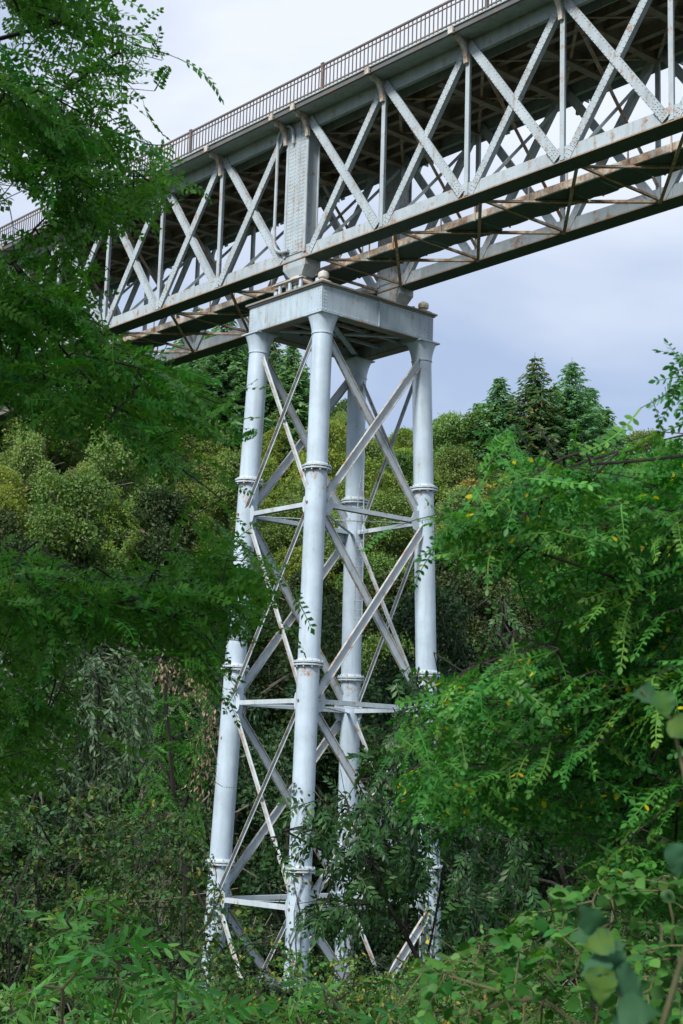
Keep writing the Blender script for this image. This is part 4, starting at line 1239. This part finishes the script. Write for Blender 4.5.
reg = [([(432, 508), (500, 492), (570, 470), (620, 440), (690, 425), (760, 420), (760, 700), (600, 700), (548, 640), (520, 590), (470, 562), (435, 548)], 6.8, 9.2, 260),
       ([(425, 690), (470, 660), (545, 640), (760, 650), (760, 920), (640, 905), (580, 860), (520, 822), (435, 825), (395, 790), (405, 745)], 6.8, 9.2, 290),
       ([(470, 428), (530, 422), (585, 424), (600, 450), (560, 475), (500, 475)], 6.6, 7.0, 7),
       ([(658, 345), (760, 335), (760, 440), (690, 425), (672, 398), (660, 392)], 6.1, 6.5, 0),
       ([(718, 340), (775, 335), (775, 380), (718, 378)], 6.2, 6.5, 12),
       ([(760, 380), (1000, 300), (1000, 900), (760, 860)], 6.0, 8.6, 60)]
spray_plant('robinia_tree', 'bright green robinia filling the right side, long fronds and a few yellow leaflets', 'tree', tb, limbs, reg, ROBN, ML_ROBR, MB_DARK, 32,
            twig_len=0.42, leaf_gap=0.050, leaf_size=(0.8, 1.15), droop=0.18, r_tip=0.0022, power=0.42, r_max=0.03, spread=0.95,
            holes=[[(440, 566), (515, 596), (545, 640), (465, 660), (425, 680)], [(500, 340), (655, 340), (640, 420), (500, 420)]], twig_dir=(-RGT[0], -RGT[1], 0.05))

# hazel scrub at the lower right
HZ = []
for k in range(4):
    b_ = oval(4, 0.42, 0.06 + 0.02 * k, 0.48, 0.05 + 0.04 * k, 0.03)
    HZ.append((b_, None))
def tinted(tpl, seed): return (tpl[0], np.full(len(tpl[0][0]), 0.5))
HZ = [tinted(t, 0) for t in HZ]
tb = at(6.2, 1.0); tb = (tb[0], tb[1], float(ground_z(*tb)))
limbs = [[(tb[0], tb[1], tb[2] - 0.2), U(640, 1060, 6.2), U(610, 960, 6.2), U(590, 900, 6.3)], [U(640, 1060, 6.2), U(540, 1000, 6.4), U(470, 960, 6.6), U(430, 930, 6.8)],
         [U(640, 1060, 6.2), U(672, 960, 6.0), U(668, 880, 6.0)], [U(540, 1000, 6.4), U(440, 1010, 6.6)]]
reg = [([(395, 975), (430, 950), (470, 945), (520, 915), (560, 880), (610, 868), (690, 880), (760, 870), (760, 1120), (395, 1120)], 5.4, 7.8, 420)]
spray_plant('hazel_shrub', 'light green round-leaved hazel shrub in the lower right corner', 'shrub', tb, limbs, reg, HZ, ML_HAZEL, MB_GREEN, 33,
            twig_len=0.24, leaf_gap=0.026, leaf_size=(0.032, 0.072), droop=0.10, r_tip=0.0012, r_max=0.008, spread=1.0, flat=0.5, step=0.15)

# out-of-focus shoot close to the lens
tb = at(2.75, 0.55); tb = (tb[0], tb[1], float(ground_z(*tb)))
sh = thing('hazel_shoot', tb, 'blurred shoot with large blue-green leaves close to the lens at lower right', 'shoot')
st = MB().tube([(tb[0], tb[1], tb[2] - 0.1), U(640, 1100, 2.75), U(622, 1000, 2.7), U(606, 950, 2.7), U(594, 915, 2.68)], [0.010, 0.007, 0.005, 0.004, 0.002], 6)
st.tube([U(640, 1100, 2.75), U(700, 900, 2.75), U(690, 800, 2.8), U(672, 720, 2.85), U(640, 690, 2.85)], [0.006, 0.005, 0.004, 0.003, 0.002], 6)
st.build('stem', MB_GREEN, sh, smooth=True)
BIG = (oval(9, 0.43, 0.07, 0.36, 0.22, 0.05))
rs = np.random.default_rng(9)
for u, v, s_, sz, du, dv, tn in ((590, 918, 2.62, 0.062, -0.4, -0.5, 0.3), (584, 935, 2.68, 0.055, -1, 0.2, 0.2), (598, 943, 2.6, 0.058, -1, 0.15, 0.9), (612, 948, 2.66, 0.055, 0.8, -0.5, 0.3),
                               (594, 966, 2.6, 0.062, -0.9, 0.2, 0.4), (615, 968, 2.64, 0.058, 0.2, 0.9, 0.1), (600, 988, 2.58, 0.070, -0.1, 1, 0.95), (632, 984, 2.6, 0.072, 0.8, 0.5, 0.2),
                               (640, 1012, 2.55, 0.075, 0.9, -0.1, 0.3), (678, 862, 2.7, 0.066, 0.2, 0.8, 0.4), (644, 694, 2.85, 0.050, -0.9, -0.1, 0.4), (665, 706, 2.8, 0.055, 0.1, 1, 0.85),
                               (684, 728, 2.8, 0.062, 0.9, 0.3, 0.9), (622, 1022, 2.6, 0.06, -0.8, 0.5, 0.5)):
    d = _rt * du - _up * dv - _fw * 0.25
    n = -_fw * 0.75 + np.array([0, 0, 0.6]) + rs.normal(0, 0.3, 3)
    A = rot_axes(d[None], n[None])[0]
    bv = BIG[0].copy()
    edge = np.abs(bv[:, 0]) > 1e-6
    bv[edge, 0] *= 1 + rs.normal(0, 0.07, edge.sum()); bv[edge, 2] += rs.normal(0, 0.035, edge.sum())
    bt_ = np.clip(tn + np.where(edge, rs.normal(-0.06, 0.10, len(bv)), 0.10), 0, 1)
    me = np_mesh('leaf', [(bv, BIG[1], bt_)], ML_SHOOT)
    me.polygons.foreach_set('use_smooth', [True] * len(me.polygons))
    o = link('leaf', me, sh)
    p = unproj(u, v, s_) - A[:, 1] * sz * 0.5 - np.array(tb)
    o.matrix_parent_inverse = Matrix.Identity(4)
    sz *= 0.92
    o.matrix_local = Matrix([[*(A[r] * sz), p[r]] for r in range(3)] + [[0, 0, 0, 1]])

# dark ash sapling in front of the pier
ASH = [compound(300 + k, 4, 0.26, 0.13, 0.20, 1.1 + 0.2 * k, 1, 0.9, 0.0) for k in range(4)]
tb = U(500, 1060, 27); tb = (tb[0], tb[1], float(ground_z(tb[0], tb[1])))
limbs = [[(tb[0], tb[1], tb[2] - 0.3), U(470, 1030, 27), U(425, 970, 27), U(388, 905, 27), U(372, 865, 27), U(350, 820, 27.2), U(340, 770, 27.2)],
         [U(400, 930, 27), U(412, 860, 27.3), U(420, 780, 27.5), U(418, 700, 27.5)], [U(425, 970, 27), U(440, 900, 27.5), U(447, 830, 27.6), U(450, 760, 27.7)],
         [U(372, 865, 27), U(320, 850, 26.8), U(285, 830, 26.8)], [U(388, 905, 27), U(330, 900, 26.6), U(300, 905, 26.5)]]
reg = [([(352, 760), (400, 722), (436, 740), (440, 830), (425, 900), (380, 930), (345, 880), (350, 820)], 25.8, 28.6, 110),
       ([(390, 690), (418, 652), (428, 700), (420, 735), (395, 730)], 26.8, 28.0, 26),
       ([(262, 850), (272, 800), (308, 790), (318, 830), (300, 870), (275, 880)], 26, 27.4, 12),
       ([(318, 800), (345, 770), (352, 860), (330, 900), (318, 870)], 26, 27.6, 9),
       ([(290, 915), (330, 890), (375, 910), (360, 950), (315, 950)], 26, 27.4, 26), ([(435, 830), (530, 800), (540, 940), (450, 930)], 26, 30, 60)]
spray_plant('ash_sapling', 'dark-leaved sapling with drooping narrow leaves standing in front of the pier', 'tree', tb, limbs, reg, ASH, ML_ASH, MB_DARK, 34,
            twig_len=0.65, leaf_gap=0.13, leaf_size=(1.1, 1.7), droop=0.42, r_tip=0.006, r_max=0.06, spread=0.8, step=0.5, power=0.4)

# dark scrub behind the right robinia
tb = U(600, 1040, 33); tb = (tb[0], tb[1], float(ground_z(tb[0], tb[1])))
limbs = [[(tb[0], tb[1], tb[2] - 0.3), U(590, 960, 33), U(560, 860, 33), U(520, 760, 33), U(490, 680, 33)], [U(580, 930, 33), U(480, 860, 33), U(450, 780, 33)], [U(560, 860, 33), U(640, 760, 33)]]
reg = [([(430, 640), (540, 640), (690, 640), (690, 980), (440, 980), (450, 830)], 31, 36, 120), ([(500, 590), (560, 640), (450, 650)], 32, 35, 8)]
spray_plant('dark_thicket_tree', 'shadowy tree with narrow drooping leaves right of the pier, behind the robinia', 'tree', tb, limbs, reg, ASH, ML_ASH, MB_DARK, 44,
            twig_len=0.9, leaf_gap=0.17, leaf_size=(1.0, 1.5), droop=0.5, r_tip=0.008, r_max=0.10, spread=0.8, step=0.6, n_parts=0)

# elder shoots at the lower left
ELD = [compound(400 + k, 3, 0.24, 0.14, 0.135, 0.5 + 0.3 * k, 3, 0.95, 0.0) for k in range(4)]
for j, (u0, s_, poly, nt_, lab) in enumerate((
        (60, 12.5, [(0, 940), (40, 895), (100, 885), (140, 930), (120, 1080), (0, 1080)], 34, 'fresh green elder shoots with pointed leaflets in the lower left corner'),
        (175, 13.5, [(100, 985), (160, 950), (220, 975), (280, 1000), (290, 1080), (100, 1080)], 30, 'fresh green elder shoots along the bottom edge left of the pier'),
        (330, 14.5, [(270, 1005), (320, 990), (420, 1000), (420, 1080), (260, 1080)], 26, 'low elder shoots at the bottom edge in front of the pier'))):
    tb = U(u0, 1100, s_); tb = (tb[0], tb[1], float(ground_z(tb[0], tb[1])))
    limbs = [[(tb[0], tb[1], tb[2] - 0.2), U(u0, 1080, s_)]] + [[U(u0, 1080, s_), U(u0 + du, 1040, s_ + ds), U(u0 + du * 1.6, 985, s_ + ds)] for du, ds in ((-45, 0.3), (0, -0.4), (40, 0.2), (-20, 0.5))]
    spray_plant('elder_shrub', lab, 'shrub', tb, limbs, [(poly, s_ - 1.2, s_ + 1.2, nt_)], ELD, ML_ELDER, MB_GREEN, 50 + j,
                twig_len=0.35, leaf_gap=0.080, leaf_size=(1.0, 1.5), droop=-0.05, r_tip=0.004, r_max=0.03, spread=0.8, flat=0.5, step=0.3, n_parts=200)

# dark bramble mounds on the left, in front of the pier
BRL = [compound(450 + k, 2, 0.14, 0.075, 0.30, 0.6 + 0.3 * k, 2, 1.2, 0.0) for k in range(4)]
for j, (u0, s_, poly, nt_, lab) in enumerate((
        (100, 21, [(20, 870), (60, 800), (120, 770), (190, 810), (220, 880), (235, 960), (200, 1010), (20, 1010)], 150, 'dark bramble mound with a few yellow leaves left of the pier'),
        (20, 18, [(-40, 800), (40, 790), (60, 860), (30, 960), (-40, 960)], 60, 'dark green bramble mound at the left edge above the elder shoots'),
        (270, 24, [(200, 960), (250, 925), (330, 950), (420, 960), (470, 980), (470, 1040), (200, 1040)], 120, 'bramble mound with yellow flecks hiding the pier feet'),
        (500, 20, [(420, 985), (480, 940), (560, 930), (560, 1050), (420, 1050)], 60, 'bramble mound below the dark sapling, right of the pier feet'))):
    tb = U(u0, 1000, s_); tb = (tb[0], tb[1], float(ground_z(tb[0], tb[1])))
    cu = sum(p[0] for p in poly) / len(poly)
    limbs = [[(tb[0], tb[1], tb[2] - 0.2), U(cu, 1010, s_), U(cu, 940, s_)]] + [[U(cu, 1000, s_), U(cu + du, 960, s_ + ds), U(cu + du * 1.7, 900 + abs(du) * 0.5, s_ + ds)] for du, ds in ((-50, 0.5), (45, -0.5), (15, 0.9))]
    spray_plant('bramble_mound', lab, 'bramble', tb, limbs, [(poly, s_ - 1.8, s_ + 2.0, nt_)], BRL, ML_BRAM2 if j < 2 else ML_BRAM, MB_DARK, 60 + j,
                twig_len=0.65, leaf_gap=0.050, leaf_size=(0.8, 1.3), droop=0.15, r_tip=0.003, r_max=0.015, spread=1.1, step=0.35, n_parts=120)

# grey willow and pod-hung robinia in the middle distance on the left
WIL = [(oval(2, 0.15, 0.05, 0.4, 0.10), None)]
WIL = [(w[0], np.full(len(w[0][0]), 0.5)) for w in WIL]
tb = U(60, 960, 26); tb = (tb[0], tb[1], float(ground_z(tb[0], tb[1])))
limbs = [[(tb[0], tb[1], tb[2] - 0.3), U(70, 860, 26), U(90, 770, 26), U(100, 690, 26), U(80, 640, 26)], [U(70, 860, 26), U(30, 760, 25.5), U(10, 680, 25)], [U(85, 790, 26), U(140, 740, 26.5), U(150, 690, 26.5)]]
reg = [([(-40, 625), (150, 632), (158, 720), (140, 790), (60, 800), (-40, 780)], 24.5, 28, 300)]
spray_plant('willow_tree', 'grey-green narrow-leaved willow in the middle distance at left', 'tree', tb, limbs, reg, WIL, ML_WILLOW, MB_DARK, 71,
            twig_len=0.85, leaf_gap=0.028, leaf_size=(0.10, 0.17), droop=0.45, power=0.36, r_tip=0.004, r_max=0.035, spread=0.6, step=0.5, n_parts=0)
tb = U(190, 930, 40); tb = (tb[0], tb[1], float(ground_z(tb[0], tb[1])))
limbs = [[(tb[0], tb[1], tb[2] - 0.3), U(185, 850, 40), U(170, 760, 40), U(165, 680, 40), U(160, 640, 40)], [U(180, 820, 40), U(205, 740, 39.5), U(210, 690, 39.5)], [U(175, 790, 40), U(140, 720, 40.5)]]
reg = [([(118, 640), (200, 645), (215, 720), (205, 840), (130, 840), (120, 740)], 39, 43, 90)]
root, cr = spray_plant('pod_bearing_tree', 'deep green tree hung with tan dry pods just left of the outer pier leg', 'tree', tb, limbs, reg, ROB, ML_ROB, MB_DARK, 72,
            twig_len=0.9, leaf_gap=0.075, leaf_size=(1.2, 1.8), droop=0.35, r_tip=0.008, r_max=0.12, spread=0.9, step=0.6, n_parts=0)
rp_ = np.random.default_rng(73); pp = []
for uv in sample_poly([(150, 660), (200, 668), (216, 705), (214, 800), (196, 800), (185, 700), (160, 688)], 42, rp_):
    c = unproj(uv[0], uv[1], rp_.uniform(38.4, 39.6))
    k = 12
    pp.append(place_many(oval(1, 0.2, 0.05, 0.5), None, c + rp_.normal(0, 0.11, (k, 3)), rp_.normal(0, 0.35, (k, 3)) + np.array([0, 0, -1.0]), rp_.normal(0, 1, (k, 3)), rp_.uniform(0.08, 0.15, k), rp_.random(k)))
tag(link('pods', np_mesh('pods', pp, ML_POD), root), kind='stuff')

# climbing vines on the pier legs
def vine(sx, sy, z0, z1, n, label, seed, ang0, spread_a=1.4, leaf=0.13):
    rng = np.random.default_rng(seed)
    c = axis(sx, sy, z0)
    root = thing('climbing_vine', (c.x, c.y, z0), label, 'vine')
    mb = MB(); LPp, LDd, LNn, LSs = [], [], [], []
    for q in range(4):
        pts = []; a = ang0 + rng.uniform(-0.8, 0.8); zt = z0 + (z1 - z0) * rng.uniform(0.6, 1.0)
        for k in range(16):
            z = z0 + (zt - z0) * k / 15; a += rng.normal(0, 0.22)
            cc = axis(sx, sy, z); pts.append(cc + Vector((math.cos(a), math.sin(a), 0)) * (CR + 0.07))
        mb.tube(pts, [0.022 * (1 - k / 18) for k in range(16)], 5)
    mb.build('stem', MB_DARK, root, smooth=True)
    for k in range(n):
        t = rng.random() ** 1.5; z = z0 + (z1 - z0) * t
        a = ang0 + rng.normal(0, spread_a * 0.6)
        rr = CR + 0.06 + abs(rng.normal(0, 0.22 * (1.2 - t)))
        cc = axis(sx, sy, z); o = np.array([math.cos(a), math.sin(a), 0])
        LPp.append(np.array(cc) + o * rr); d = o * 0.5 + rng.normal(0, 0.5, 3); d[2] -= 0.6; LDd.append(d); LNn.append(o + rng.normal(0, 0.4, 3) + np.array([0, 0, 0.3])); LSs.append(leaf * rng.uniform(0.6, 1.3))
    m = np_mesh('foliage', [place_many(oval(2, 0.42, 0.08, 0.42), None, np.array(LPp), np.array(LDd), np.array(LNn), np.array(LSs), rng.random(n))], ML_IVY)
    tag(link('foliage', m, root), kind='stuff')
toc = math.atan2(CAM[1], CAM[0])
vine(-1, -1, -24.2, -19.2, 420, 'dark vine climbing the foot of the outer left pier leg', 81, toc + 0.3)
vine(1, -1, -24.2, -15.5, 200, 'sparse vine climbing the front pier leg', 82, toc)
vine(1, 1, -24.2, -13.0, 900, 'dense dark vine wrapped around the right pier leg', 83, toc - 0.2)
vine(-1, 1, -24.2, -18.0, 220, 'vine at the foot of the rear pier leg', 84, toc)
